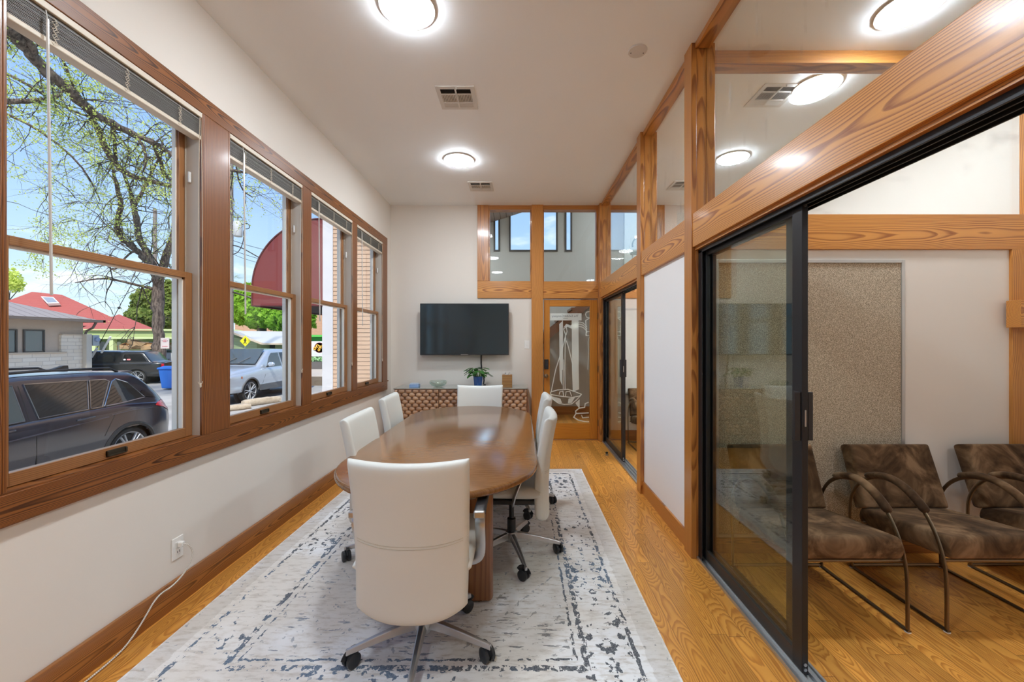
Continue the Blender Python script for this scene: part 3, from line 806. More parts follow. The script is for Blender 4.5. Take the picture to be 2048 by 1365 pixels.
# ------------------------------------------------------------------ ceiling fittings
def ceiling_light(x, y, label, z=ZC, grp='round ceiling lights'):
    t = thing('ceiling_light', label, 'light', (x, y, z), grp)
    MB().lathe([(.150, z), (.160, z - .001), (.163, z - .006), (.158, z - .012), (.1455, z - .014), (.1455, z - .011)], (x, y, 0), 48).build('trim_ring', plain('white_lamp_ring', (.78, .77, .75), .4), parent=t, smooth=True)
    MB().lathe([(.1452, z - .0118), (.1452, z - .021), (.125, z - .027), (.0, z - .030)], (x, y, 0), 48).build('diffuser', LAMPM, parent=t, smooth=True)
for y, l in ((2.33, 'round white ceiling lamp cut by the top edge of the picture, above the table'),
             (4.29, 'round ceiling lamp between the two air vents over the table'),
             (.42, 'round ceiling lamp above the camera'), (-1.5, 'round ceiling lamp behind the camera')):
    ceiling_light(-.66, y, l)
for x, y, l in ((2.27, 2.335, 'round ceiling lamp at the top right, seen through the smeared glass'),
                (2.26, 3.05, 'added lamp standing in for a lamp reflection, overlapping the vent behind the glass on the right'),  # added lamp in place of the near lamp's mirror image in the cross glass
                (2.25, 4.24, 'smaller-looking round ceiling lamp behind the glass just above the long beam'),
                (2.2, -1.0, 'round ceiling lamp of the side room beside the camera')):
    ceiling_light(x, y, l)
def vent(x, y, label, w=.30, dpt=.30):
    z = ZC; t = thing('ceiling_vent', label, 'vent', (x, y, z), 'square ceiling air vents')
    a, b, c, d_ = x - w / 2, x + w / 2, y - dpt / 2, y + dpt / 2; f = .032
    VM = plain('vent_enamel', (.68, .67, .64), .4)
    m = MB().box(a, b, c, c + f, z - .008, z).box(a, b, d_ - f, d_, z - .008, z).box(a, a + f, c + f, d_ - f, z - .008, z).box(b - f, b, c + f, d_ - f, z - .008, z)
    m.box(x - .006, x + .006, c + f, d_ - f, z - .009, z)
    yy = [c + f + .065, d_ - f - .065]
    for q in yy: m.box(a + f, b - f, q - .005, q + .005, z - .009, z)
    m.build('vent_frame', VM, parent=t, bev=.001)
    MB().box(a + f, b - f, c + f, d_ - f, z - .001, z + .001).build('duct_opening', plain('duct_dark', (.03, .03, .03), .8), parent=t)
    s = MB()
    for (xa, xb) in ((a + f, x - .006), (x + .006, b - f)):
        n = 9
        for i in range(n):
            xx = xa + (xb - xa) * (i + .5) / n
            s.add([(xx - .0045, yy[0] + .005, z - .008), (xx + .0035, yy[0] + .005, z - .0035), (xx + .0035, yy[1] - .005, z - .0035), (xx - .0045, yy[1] - .005, z - .008)], [(0, 1, 2, 3)])
        for (ya, yb) in ((c + f, yy[0] - .005), (yy[1] + .005, d_ - f)):
            for i in range(5):
                y_ = ya + (yb - ya) * (i + .5) / 5
                sg = 1 if ya < y else -1
                s.add([(xa, y_ - .0045, z - (.008 if sg > 0 else .003)), (xb, y_ - .0045, z - (.008 if sg > 0 else .003)), (xb, y_ + .0035, z - (.003 if sg > 0 else .008)), (xa, y_ + .0035, z - (.003 if sg > 0 else .008))], [(0, 1, 2, 3)])
    s.build('louvre', VM, parent=t)
    MB().box(x + .01, x + .016, c - .002, c + .012, z - .024, z - .006).build('damper_lever', VM, parent=t)
vent(-.505, 3.20, 'square louvred ceiling vent, nearer of the two above the table')
vent(-.497, 5.03, 'square louvred ceiling vent near the television wall')
vent(2.0, 3.17, 'louvred ceiling vent behind the glass, partly hidden by the stand-in for a lamp reflection')
vent(2.02, 5.0, 'louvred ceiling vent glimpsed between the wooden posts through the glass')
t = thing('detector_base', 'blank round white cover plate on the ceiling near the wooden partition', 'cover plate', (.784, 2.68, ZC))
MB().lathe([(.062, ZC), (.064, ZC - .004), (.060, ZC - .010), (.0, ZC - .011)], (.784, 2.68, 0), 36).build('plate', plain('plate_white', (.66, .64, .62), .4), parent=t, smooth=True)
for s_ in (-1, 1): MB().lathe([(.004, ZC - .0105), (.004, ZC - .012), (0, ZC - .0125)], (.784 + s_ * .042, 2.69, 0), 10).build('screw', BLACK_PL, parent=t)

# ------------------------------------------------------------------ rug
HX, HY = 1.175, 1.54
rx, ry = -.50, 4.42 - HY
rg = MB(); n_ = 40
def rp(u, v):
    x = rx + (u * 2 - 1) * HX; y = ry + (v * 2 - 1) * HY
    return (x, y, .009)
rg.box(rx - HX, rx + HX, ry - HY, ry + HY, 0.0005, .009)
r_ = rg.build('area_rug', rug_mat(HX, HY), origin=(rx, ry, 0), bev=.003)
tag(r_, 'large faded cream and slate-blue rug with worn oriental pattern under the table', 'rug')
RZ = .009

# ------------------------------------------------------------------ conference table
TX0, TX1, TY0, TY1 = -1.02, .10, 1.75, 4.22
tcx = (TX0 + TX1) / 2; TR = (TX1 - TX0) / 2
def table_mat():
    m, nt, out = new_mat('walnut_veneer'); s = nt.sep(nt.obj())
    f = nt.noise(nt.comb(nt.m('MULTIPLY', s[0], 14), nt.m('MULTIPLY', s[1], 230), 1.), 1., 3, .6)
    big = nt.noise(nt.comb(nt.m('MULTIPLY', s[0], 2.2), nt.m('MULTIPLY', s[1], 6), 1.), 1., 3)
    # ripple figure of quartered veneer
    rip = nt.m('SINE', nt.m('ADD', nt.m('MULTIPLY', s[1], 260), nt.m('MULTIPLY', nt.noise(nt.comb(s[0], s[1], 0.), 2.5, 2), 60)))
    col = nt.mix(nt.sstep(f, .35, .7), (.27, .128, .042), (.19, .080, .024))
    col = nt.mix(nt.m('MULTIPLY', nt.sstep(big, .4, .7), .35), col, (.15, .064, .019))
    col = nt.mix(nt.m('MULTIPLY', nt.m('GREATER_THAN', rip, .2), .10), col, (.45, .22, .10))
    pbsdf(nt, out, col, .20, 0, .40, nt.bump(f, .05, .0005)); return m
TABM = table_mat()
TABW = wood('table_edge', (.30, .125, .045), (.19, .070, .024), 'z', ring=120, wander=.05, coat=.4)
t = thing('conference_table', 'long racetrack-shaped glossy brown conference table with rounded ends', 'table', (tcx, 3, RZ))
def outline(off, n=28):
    r = TR + off; pts = []
    for i in range(n + 1):
        a = PI + PI * i / n; pts.append((tcx + r * math.cos(a), TY0 + TR + r * math.sin(a)))
    for i in range(n + 1):
        a = PI * i / n; pts.append((tcx + r * math.cos(a), TY1 - TR + r * math.sin(a)))
    return pts
tb = MB(); prof = [(-.030, .700), (-.012, .702), (-.003, .709), (0, .719), (-.001, .730), (-.006, .737), (-.014, .740)]
N_ = len(outline(0)); vs = []
for off, z in prof: vs += [(p[0], p[1], z) for p in outline(off)]
fs = []
for j in range(len(prof) - 1):
    for i in range(N_): fs.append((j * N_ + i, j * N_ + (i + 1) % N_, (j + 1) * N_ + (i + 1) % N_, (j + 1) * N_ + i))
fs.append(tuple(range(N_ - 1, -1, -1))); fs.append(tuple((len(prof) - 1) * N_ + i for i in range(N_)))
tb.add(vs, fs); tb.build('tabletop', TABM, parent=t, smooth=True, angle=35)
for yy, lab in ((2.20, 0), (3.72, 0)):
    p = [(tcx - .30, yy - .045)]
    pl_ = []
    for i in range(9):
        a = -PI / 2 + PI * i / 8; pl_.append((tcx + .29 + .02 * math.cos(a), yy + .045 * math.sin(a)))
    for i in range(9):
        a = PI / 2 + PI * i / 8; pl_.append((tcx - .29 + .02 * math.cos(a), yy + .045 * math.sin(a)))
    MB().prism(pl_, 'z', RZ + .012, .700).build('pedestal', TABW, parent=t, smooth=True)
    MB().box(tcx - .25, tcx + .25, yy - .03, yy + .03, RZ, RZ + .012).build('glide', BLACK_PL, parent=t)
MB().box(tcx - .02, tcx + .02, 2.245, 3.675, .25, .62).build('stretcher', TABW, parent=t, bev=.003)

# ------------------------------------------------------------------ office chair (faces +y in its own frame)
def office_chair():
    t = thing('office_chair', '', 'chair', (0, 0, 0), local=True)
    def bp(u, v):
        s = (v + 1) / 2
        hw = .228 + .014 * s
        zt = .945 - .012 * (1 - u * u); zb = .272 + .062 * abs(u) ** 2.8
        z = zb + (zt - zb) * s
        y = -.225 - .055 * s ** 1.5 - .02 * math.sin(s * PI) * -1 + .035 * u * u
        return (u * hw, y, z)
    b = MB().pillow(bp, (0, 1, 0), .030, 30, 34, 34)
    bk = b.build('backrest', LEATHER, parent=t, smooth=True, weld=True, angle=180)
    # double seam across the back and a welt round the edge
    sm = MB()
    for dz in (0, .011):
        pts = []
        for i in range(25):
            u = -.985 + 1.97 * i / 24; v = -.055 + dz * 3 - .02 * u * u
            p = bp(u, v); pts.append((p[0], p[1] - .0302 * (1 - abs(u) ** 34) ** .5 , p[2]))
        sm.tube(pts, .0011, 5)
    sm.build('seam', plain('leather_seam', (.44, .42, .34), .6), parent=bk)
    def sp(u, v):
        return (u * .245, .045 + v * .245 , .475 + .012 * u * u - .03 * max(0, v - .5) ** 1.5)
    MB().pillow(sp, (0, 0, 1), .044, 22, 22, 10).build('seat', LEATHER, parent=t, smooth=True, weld=True, angle=180)
    MB().prism([(-.20, -.17), (.20, -.17), (.22, .22), (-.22, .22)], 'z', .405, .436).build('seat_pan', BLACK_PL, parent=t, bev=.008)
    MB().box(-.07, .07, -.12, .10, .345, .405).box(-.03, .03, -.235, -.10, .350, .385).build('tilt_mechanism', BLACK_PL, parent=t, bev=.012)
    MB().box(-.04, .04, -.195, -.10, .35, .42).build('back_bracket', BLACK_PL, parent=t, bev=.01)
    MB().tube([(.06, .05, .37), (.17, .05, .365), (.215, .05, .36)], [.006, .006, .012], 8, flat=(1.6, .6)).build('lever', BLACK_PL, parent=t, smooth=True)
    for s in (-1, 1):
        x = .268 * s
        pts = [(.19 * s, -.03, .422), (.235 * s, -.03, .424), (.262 * s, -.035, .445), (x, -.05, .50), (x, -.085, .585), (x, -.095, .625), (x, -.07, .648), (x, 0, .651), (x, .12, .652)]
        # smooth the path
        P = [Vector(p) for p in pts]
        for _ in range(2):
            Q = [P[0]]
            for i in range(len(P) - 1): Q += [P[i] * .75 + P[i + 1] * .25, P[i] * .25 + P[i + 1] * .75]
            P = Q + [P[-1]]
        a = MB().tube(P, .020, 10, flat=(.42, 1.15)).build('armrest', ALU, parent=t, smooth=True)
        MB().pillow(lambda u, v, x=x: (x + u * .026, .03 + v * .145, .668), (0, 0, 1), .013, 12, 16, 8).build('arm_pad', BLACK_PL, parent=a, smooth=True, weld=True, angle=180)
        MB().box(x - .024, x + .024, -.128, -.106, .652, .682).build('arm_end_cap', ALU, parent=a, bev=.005)
    MB().lathe([(.028, .12), (.028, .235), (.017, .24), (.017, .345)], (0, 0, 0), 20).build('gas_column', BLACK_PL, parent=t, smooth=True)
    MB().lathe([(.030, .086), (.040, .090), (.043, .13), (.038, .150), (.030, .152)], (0, 0, 0), 28).build('base_hub', ALU, parent=t, smooth=True)
    for k in range(5):
        an = R(-90 + 72 * k + 3); c, s = math.cos(an), math.sin(an)
        pts = []; rs = []
        sec = []
        n = 8
        for i in range(n + 1):
            f = i / n; r = .03 + .298 * f
            zt = .146 - .062 * f ** 1.3; hh = .040 - .018 * f; w_ = .021 - .009 * f
            sec.append([(r * c - s * w_ * .62, r * s + c * w_ * .62, zt), (r * c + s * w_ * .62, r * s - c * w_ * .62, zt),
                        (r * c + s * w_, r * s - c * w_, zt - hh), (r * c - s * w_, r * s + c * w_, zt - hh)])
        mb = MB(); vs = [p for q in sec for p in q]; fs = []
        for i in range(n):
            for j in range(4): fs.append((i * 4 + j, i * 4 + (j + 1) % 4, (i + 1) * 4 + (j + 1) % 4, (i + 1) * 4 + j))
        fs += [(3, 2, 1, 0), tuple(n * 4 + j for j in range(4))]
        mb.add(vs, fs)
        leg = mb.build('base_leg', ALU, parent=t, bev=.004)
        cx, cy = .318 * c, .318 * s
        ca = R(-60 + 97 * k); ax = Vector((math.cos(ca), math.sin(ca), 0)); off = Vector((-ax.y, ax.x, 0)) * .016
        cm = MB()
        ctr = Vector((cx, cy, .032)) + off
        # twin wheels and hood
        for q in (-1, 1):
            p0 = ctr + ax * (q * .006); p1 = ctr + ax * (q * .027)
            cm.tube([p0, p0 + (p1 - p0) * .15, p0 + (p1 - p0) * .8, p1], [.029, .032, .032, .025], 22)
        cm.tube([ctr - ax * .008, ctr + ax * .008], [.022, .022], 16)
        hood = [ctr + Vector((0, 0, .0345)) * math.sin(b_) + off.normalized() * (.0345 * math.cos(b_)) for b_ in [R(20 + 14 * i) for i in range(11)]]
        cm.tube(hood, .012, 6, flat=(.25, 2.0))
        cm.tube([(cx, cy, .045), (cx, cy, .085)], .0075, 8)
        cm.build('caster', plain('caster_black', (.022, .024, .028), .42), parent=leg, smooth=True)
    return t
ch0 = office_chair()
chairs = [(-.445, 1.835, RZ, 0, 'cream leather office chair in the foreground with its back to the camera'),
          (-.06, 2.66, RZ, R(90 - 4), 'cream leather office chair right of the table, nearer of the two there'),
          (-.03, 3.46, RZ, R(90 - 2), 'cream leather office chair right of the table, farther of the two there'),
          (-.81, 2.61, RZ, R(-90 + 2), 'cream leather office chair on the window side, nearer to the camera'),
          (-.885, 3.46, RZ, R(-90 + 4), 'cream leather office chair on the window side near the scalloped credenza'),
          (-.43, 4.02, RZ, R(180), 'cream leather office chair at the far head of the table facing the camera')]
for i, (x, y, z, rz, lab) in enumerate(chairs):
    c = ch0 if i == 0 else copy_tree(ch0)
    c.location = (x, y, z); c.rotation_euler = (0, 0, rz); c['label'] = lab; c['group'] = 'cream office chairs round the table'

# ------------------------------------------------------------------ credenza with scalloped fronts
t = thing('credenza', 'low credenza with fish-scale carved wooden front below the television', 'cabinet', (-.79, 5.5, 0))
cx0, cx1, cy0, cy1, ctz = -1.665, .085, 5.285, 5.70, .792
def scale_mat():
    m, nt, out = new_mat('carved_scales')
    a = nt.node('ShaderNodeAttribute', attribute_name='tone')
    v = nt.sep(nt.obj())
    f = nt.noise(nt.comb(nt.m('MULTIPLY', v[0], 220), v[1], nt.m('MULTIPLY', v[2], 60)), 1., 3)
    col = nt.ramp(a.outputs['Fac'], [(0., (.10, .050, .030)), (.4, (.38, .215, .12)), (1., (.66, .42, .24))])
    col = nt.mix(nt.m('MULTIPLY', f, .35), col, (.16, .07, .04))
    pbsdf(nt, out, col, .42, 0, .15); return m
SCM = scale_mat()
CRW = wood('credenza_wood', (.32, .16, .09), (.18, .08, .04), 'z', ring=120, wander=.05)
pw, ph_ = .0925, .0462
def scales(xa, xb, za, zb, y, parent, seed):
    nx, nz = int((xb - xa) / .0066), int((zb - za) / .0060)
    tones = []; hs = []
    g = MB()
    def hgt(x, z):
        best = 0; tone = .25; bid = 0
        j0 = math.floor((zb - z) / ph_)
        for j in (j0 - 1, j0, j0 + 1):
            zc = zb - (j + .5) * ph_; xo = (.5 if j % 2 else 0) * pw
            i = round((x - cx0 - xo) / pw); xc = cx0 + xo + i * pw
            u = (x - xc) / (pw * .44); v = (z - zc) / (ph_ * .60)
            q = abs(u) ** 2.4 + abs(v) ** 2.2
            if q < 1:
                h = (1 - q) ** .5 * (1. if v > -.2 else 1.)
                if h > best:
                    best = h; tone = random.Random((i * 7 + j * 131 + seed)).random() * .5 + .5 * (.5 + .5 * math.sin(xc * 4.4 + zc * 2))
        return best, tone
    cols = []
    vs = []
    for k in range(nz + 1):
        for i in range(nx + 1):
            x = xa + (xb - xa) * i / nx; z = za + (zb - za) * k / nz
            h, tn_ = hgt(x, z)
            edge = min(1, min(i, nx - i, k, nz - k) / 1.)
            vs.append((x, y - .026 * h * edge, z)); cols.append(tn_ * (.35 + .65 * min(1, h * 1.6)))  # tone also drops into the gaps: recess shade put into the colour
    W = nx + 1
    fs = [(k * W + i, k * W + i + 1, (k + 1) * W + i + 1, (k + 1) * W + i) for k in range(nz) for i in range(nx)]
    n = len(vs)
    g.add(vs, fs)
    o = g.build('door', SCM, parent=parent, smooth=True, angle=180)
    at_ = o.data.color_attributes.new('tone', 'FLOAT_COLOR', 'POINT')
    for q, c in enumerate(cols): at_.data[q].color = (c, c, c, 1)
    return o
bw = (cx1 - cx0) / 3
for i in range(3):
    d = scales(cx0 + bw * i + .003, cx0 + bw * (i + 1) - .003, .085, ctz - .012, cy0, t, i * 1000)
    MB().box(cx0 + bw * i + .003, cx0 + bw * (i + 1) - .003, cy0 + .0005, cy0 + .018, .085, ctz - .012).build('door_backing', CRW, parent=d)
body = MB().prism([(cx0 - .002, ctz - .01), (cx1 + .002, ctz - .01), (cx1 + .05, .36), (cx1 + .05, .07), (cx0 - .05, .07), (cx0 - .05, .36)], 'y', cy0 + .020, cy1)
body.build('body', CRW, parent=t, bev=.003)
MB().box(cx0 - .01, cx1 + .01, cy0 - .008, cy1 + .002, ctz - .010, ctz - .002).build('top_board', CRW, parent=t, bev=.002)
MB().box(cx0 - .012, cx1 + .012, cy0 - .012, cy1 + .004, ctz - .0015, ctz + .006).build('glass_top', plain('green_edge_glass', (.33, .36, .32), .06, coat=.5), parent=t, bev=.001)
MB().box(cx0 + .02, cx1 - .02, cy0 + .05, cy1 - .02, 0, .07).build('plinth', BLACK_PL, parent=t)
CZ = ctz + .006

# ------------------------------------------------------------------ things on the credenza
def onC(px, y=5.45): return (px - 1041) * y / F_PX
# blue coaster box
x = onC(829.5, 5.42)
BL = plain('pale_blue_card', (.28, .42, .66), .5)
t = thing('coaster_box', 'small pale blue box at the left end of the credenza', 'box', (x, 5.42, CZ))
MB().box(x - .062, x + .062, 5.37, 5.47, CZ, CZ + .040).build('box_body', BL, parent=t, bev=.003)
MB().box(x - .055, x + .050, 5.378, 5.462, CZ + .040, CZ + .054).build('coaster_stack', plain('blue_white_coaster', (.50, .60, .72), .4), parent=t, bev=.002)
# glass bowl
x = onC(876.5, 5.45)
pr = [(.0, .004), (.050, .004), (.085, .020), (.112, .045), (.120, .066), (.116, .080), (.108, .086), (.105, .083), (.112, .076), (.114, .066), (.106, .047), (.080, .025), (.046, .011), (.0, .010)]
def bowl_mat():
    m, nt, out = new_mat('greenish_glass')
    tr_ = nt.node('ShaderNodeBsdfTransparent'); tr_.inputs[0].default_value = (.93, .97, .94, 1)
    gl = nt.node('ShaderNodeBsdfGlossy'); gl.inputs[0].default_value = (.9, .95, .92, 1); gl.inputs['Roughness'].default_value = .04
    fr = nt.node('ShaderNodeLayerWeight'); fr.inputs[0].default_value = .30
    mx = nt.node('ShaderNodeMixShader'); nt.l.new(fr.outputs['Facing'], mx.inputs[0]); nt.l.new(tr_.outputs[0], mx.inputs[1]); nt.l.new(gl.outputs[0], mx.inputs[2]); nt.l.new(mx.outputs[0], out.inputs[0]); return m
b = MB().lathe([(r, CZ + h) for r, h in pr], (x, 5.45, 0), 48).build('glass_bowl', bowl_mat(), smooth=True, angle=180, weld=True)
tag(b, 'shallow greenish glass bowl on the credenza below the television', 'bowl')
# potted plant
x, y = onC(956, 5.47), 5.47
t = thing('potted_plant', 'leafy green plant in a cobalt blue pot on the credenza', 'plant', (x, y, CZ))
MB().lathe([(.0, CZ), (.050, CZ), (.053, CZ + .004), (.066, CZ + .135), (.066, CZ + .142), (.060, CZ + .142), (.058, CZ + .125), (.0, CZ + .122)], (x, y, 0), 32).build('pot', plain('cobalt_glaze', (.012, .085, .33), .25, coat=.6), parent=t, smooth=True)
MB().lathe([(.0, CZ + .121), (.056, CZ + .121), (.056, CZ + .124), (.0, CZ + .130)], (x, y, 0), 20).build('soil', plain('potting_soil', (.03, .02, .012), .9), parent=t)
rr = random.Random(3); stm = MB(); lv = MB()
for i in range(40):
    a = rr.uniform(0, 2 * PI); L = rr.uniform(.05, .135); up = rr.uniform(.02, .125)
    b0 = Vector((x + .02 * math.cos(a), y + .02 * math.sin(a), CZ + .125)); tip = Vector((x + L * math.cos(a), y + L * .8 * math.sin(a), CZ + .135 + up))
    md_ = (b0 + tip) / 2 + Vector((0, 0, .02)); stm.tube([b0, md_, tip], .0022, 5)
    dr_ = Vector((math.cos(a), math.sin(a), rr.uniform(-.5, .1))).normalized(); side = dr_.cross(Vector((0, 0, 1))).normalized(); nn = side.cross(dr_)
    ll, ww = rr.uniform(.062, .09), rr.uniform(.024, .034)
    sec = []
    for k in range(6):
        f = k / 5; wv = ww * math.sin(PI * min(1, f * .93 + .05)) ** .7; c = tip + dr_ * (ll * f) - Vector((0, 0, .018 * f * f))
        sec += [c - side * wv + nn * .006, c, c + side * wv + nn * .006]
    fs = []
    for k in range(5):
        for j in range(2): fs.append((k * 3 + j, k * 3 + j + 1, (k + 1) * 3 + j + 1, (k + 1) * 3 + j))
    lv.add(sec, fs)
stm.build('stems', plain('green_stem', (.16, .30, .07), .5), parent=t, smooth=True)
lv.build('leaves', plain('plant_leaf', (.055, .17, .035), .35, var=.35, vscale=30), parent=t, smooth=True)
# tissue box
x, y = onC(1014.5, 5.45), 5.45
t = thing('tissue_box', 'tall square wooden tissue box holder with a tissue sticking out', 'tissue box', (x, y, CZ))
WT = wood('striped_wood', (.44, .24, .09), (.20, .09, .03), 'x', ring=55, wander=.03, pith=(.0, .1), coat=.1)
bx = MB().box(x - .067, x + .067, y - .067, y - .058, CZ, CZ + .168).box(x - .067, x + .067, y + .058, y + .067, CZ, CZ + .168).box(x - .067, x - .058, y - .058, y + .058, CZ, CZ + .168).box(x + .058, x + .067, y - .058, y + .058, CZ, CZ + .168).box(x - .058, x + .058, y - .058, y - .025, CZ + .160, CZ + .168).box(x - .058, x + .058, y + .025, y + .058, CZ + .160, CZ + .168).box(x - .058, x - .03, y - .025, y + .025, CZ + .160, CZ + .168).box(x + .03, x + .058, y - .025, y + .025, CZ + .160, CZ + .168)
bx.build('wooden_sleeve', WT, parent=t)
def tis(u, v): return (x + (u - .5) * .06 * (1 + .3 * math.sin(v * 7)), y + .014 * math.sin(u * 11 + v * 3), CZ + .15 + v * (.035 + .012 * math.sin(u * 9)))
MB().grid(tis, 14, 6).build('tissue', plain('tissue_paper', (.85, .85, .84), .9), parent=t, smooth=True)

# ------------------------------------------------------------------ television
t = thing('television', 'wide black flat screen television hung on the far wall', 'television', (-.785, YF, 1.224))
a, b, z0, z1, yb = -1.407, -.163, 1.225, 1.950, 5.60
MB().box(a, b, yb, yb + .035, z0, z1).build('casing', BLACK_PL, parent=t, bev=.004)
MB().box(a + .25, b - .25, yb + .035, yb + .07, z0 + .05, z0 + .45).build('back_housing', BLACK_PL, parent=t, bev=.01)
MB().box(a + .45, b - .45, yb + .07, YF - .001, z0 + .15, z0 + .45).build('wall_mount', BLACK_PL, parent=t, bev=.003)
def screen_mat():
    m, nt, out = new_mat('tv_screen')
    d_ = nt.node('ShaderNodeBsdfDiffuse'); d_.inputs[0].default_value = (.006, .008, .012, 1)
    g_ = nt.node('ShaderNodeBsdfGlossy'); g_.inputs[0].default_value = (.50, .78, 1., 1); g_.inputs['Roughness'].default_value = .10
    x_ = nt.node('ShaderNodeMixShader'); x_.inputs[0].default_value = .24
    nt.l.new(d_.outputs[0], x_.inputs[1]); nt.l.new(g_.outputs[0], x_.inputs[2]); nt.l.new(x_.outputs[0], out.inputs[0]); return m
MB().box(a + .010, b - .010, yb - .0015, yb, z0 + .018, z1 - .010).build('screen', screen_mat(), parent=t)
MB().box((a + b) / 2 - .05, (a + b) / 2 + .05, yb - .003, yb, z0 + .004, z0 + .013).build('badge', plain('silver_badge', (.5, .5, .5), .3, 1.), parent=t)
cb = MB().tube([(-.555, 5.69, 1.40), (-.560, 5.700, 1.22), (-.562, 5.712, 1.10), (-.552, 5.712, 1.0), (-.527, 5.705, .93), (-.520, 5.70, .86), (-.528, 5.69, CZ + .010), (-.50, 5.66, CZ + .010)], .0105, 10)
tag(cb.build('cable_sleeve', BLACK_PL, smooth=True), 'thick black cable hanging below the television behind the blue pot', 'cable')

# ------------------------------------------------------------------ wall fittings
t = thing('light_switch', 'white toggle light switch on the far wall beside the door post', 'switch', (X(1054), YF, Zp(699)))
MB().box(X(1054) - .036, X(1054) + .036, YF - .007, YF, Zp(690) - .058, Zp(690) + .058).build('switch_plate', WHITE_PL, parent=t, bev=.004)
MB().box(X(1054) - .007, X(1054) + .007, YF - .014, YF - .005, Zp(690) - .014, Zp(690) + .014).build('toggle', WHITE_PL, parent=t, bev=.002)
oy, oz = 2.163, 1.42 - (1096 - 683) * 2.163 / 800
t = thing('power_outlet', 'white double power outlet low on the window wall', 'outlet', (XL, oy, oz - .057))
MB().box(XL, XL + .006, oy - .036, oy + .036, oz - .058, oz + .058).build('outlet_plate', WHITE_PL, parent=t, bev=.003)
for s_ in (-1, 1):
    so = MB().box(XL + .006, XL + .009, oy - .016, oy + .016, oz + s_ * .020 - .014, oz + s_ * .020 + .014).build('socket', WHITE_PL, parent=t, bev=.004)
    MB().box(XL + .009, XL + .0095, oy - .008, oy - .005, oz + s_ * .020 - .006, oz + s_ * .020 + .006).box(XL + .009, XL + .0095, oy + .005, oy + .008, oz + s_ * .020 - .006, oz + s_ * .020 + .006).build('slot', BLACK_PL, parent=so)
t = thing('charging_cable', 'white braided cable plugged into the outlet and trailing along the baseboard', 'cable', (XL + .02, oy, 0))
MB().box(XL + .0095, XL + .036, oy - .012, oy + .012, oz + .006, oz + .034).build('plug', WHITE_PL, parent=t, bev=.006)
def onfloor(px, py, z=.006):
    Y = (1.42 - z) * F_PX / (py - 683); return Vector(((px - 1041) * Y / F_PX, Y, z))
pts = [Vector((XL + .036, oy, oz + .02)), Vector((XL + .055, oy + .012, oz + .012)), Vector((XL + .063, oy + .035, oz - .045)), Vector((XL + .05, oy + .01, oz - .12)), Vector((XL + .034, oy - .06, oz - .17)),
       Vector((XL + .030, oy - .15, .14)), Vector((XL + .030, oy - .22, .07)), Vector((XL + .034, oy - .29, .022)), Vector((XL + .045, oy - .36, .006))]
pts += [Vector((XL + .055, oy - .50, .006)), Vector((XL + .050, oy - .70, .006)), Vector((XL + .06, oy - .95, .006)), Vector((XL + .10, oy - 1.3, .006))]
P = pts
for _ in range(3):
    Q = [P[0]]
    for i in range(len(P) - 1): Q += [P[i] * .75 + P[i + 1] * .25, P[i] * .25 + P[i + 1] * .75]
    P = Q + [P[-1]]
def braid():
    m, nt, out = new_mat('braided_cord'); s = nt.sep(nt.obj())
    f = nt.m('FRACT', nt.m('MULTIPLY', nt.m('ADD', s[1], nt.m('ADD', s[2], s[0])), 130.))
    pbsdf(nt, out, nt.mix(nt.m('LESS_THAN', f, .22), (.72, .69, .63), (.22, .19, .16)), .8); return m
MB().tube(P, .0038, 8).build('cord', braid(), parent=t, smooth=True)
t = thing('door_stop', 'small round metal door stop on the floor by the far sliding door', 'door stop', (1.075, 4.98, 0))
MB().lathe([(.020, 0), (.020, .012), (.010, .016), (.010, .022), (0, .023)], (1.075, 4.98, 0), 20).build('stop_base', STEEL, parent=t, smooth=True)
MB().lathe([(.012, .022), (.016, .026), (.016, .038), (.010, .042), (0, .043)], (1.075, 4.98, 0), 20).build('rubber_cap', BLACK_PL, parent=t, smooth=True)

# ------------------------------------------------------------------ side room: pin board, whiteboard, armchairs
def cork():
    m, nt, out = new_mat('pinboard_fabric'); v = nt.obj()
    n = nt.noise(v, 170, 3, .7); n2 = nt.vor(v, 210).outputs['Distance']
    f = nt.m('ADD', nt.m('MULTIPLY', n, .7), nt.m('MULTIPLY', n2, .5))
    col = nt.ramp(f, [(.35, (.10, .075, .05)), (.55, (.36, .30, .22)), (.72, (.62, .54, .42))])
    pbsdf(nt, out, col, .9, 0, 0, nt.bump(f, .3, .003), .1); return m
bx0, bx1, bz0, bz1 = 1.30, 2.565, .11, 1.965
t = thing('pinboard', 'tall tan fleck pinboard in a silver frame on the side room wall', 'pinboard', (1.93, YW - .01, bz0))
MB().box(bx0 + .02, bx1 - .02, YW - .016, YW - .001, bz0 + .02, bz1 - .02).build('board', cork(), parent=t)
MB().box(bx0, bx0 + .022, YW - .024, YW - .001, bz0, bz1).box(bx1 - .022, bx1, YW - .024, YW - .001, bz0, bz1).box(bx0 + .022, bx1 - .022, YW - .024, YW - .001, bz1 - .022, bz1).box(bx0 + .022, bx1 - .022, YW - .024, YW - .001, bz0, bz0 + .022).build('frame', plain('satin_silver', (.55, .55, .54), .35, .7), parent=t, bev=.002)
t = thing('whiteboard', 'whiteboard on the wall of the farther side room, seen through the sliding door', 'whiteboard', (2.0, YF - .01, .65))
MB().box(1.38, 2.60, YF - .016, YF - .001, .67, 1.87).build('board', plain('white_laminate', (.74, .76, .72), .2), parent=t)
MB().box(1.36, 1.38, YF - .022, YF - .001, .65, 1.89).box(2.60, 2.62, YF - .022, YF - .001, .65, 1.89).box(1.38, 2.60, YF - .022, YF - .001, 1.87, 1.89).box(1.38, 2.60, YF - .022, YF - .001, .65, .67).build('frame', plain('satin_silver', (.55, .55, .54), .35, .7), parent=t)

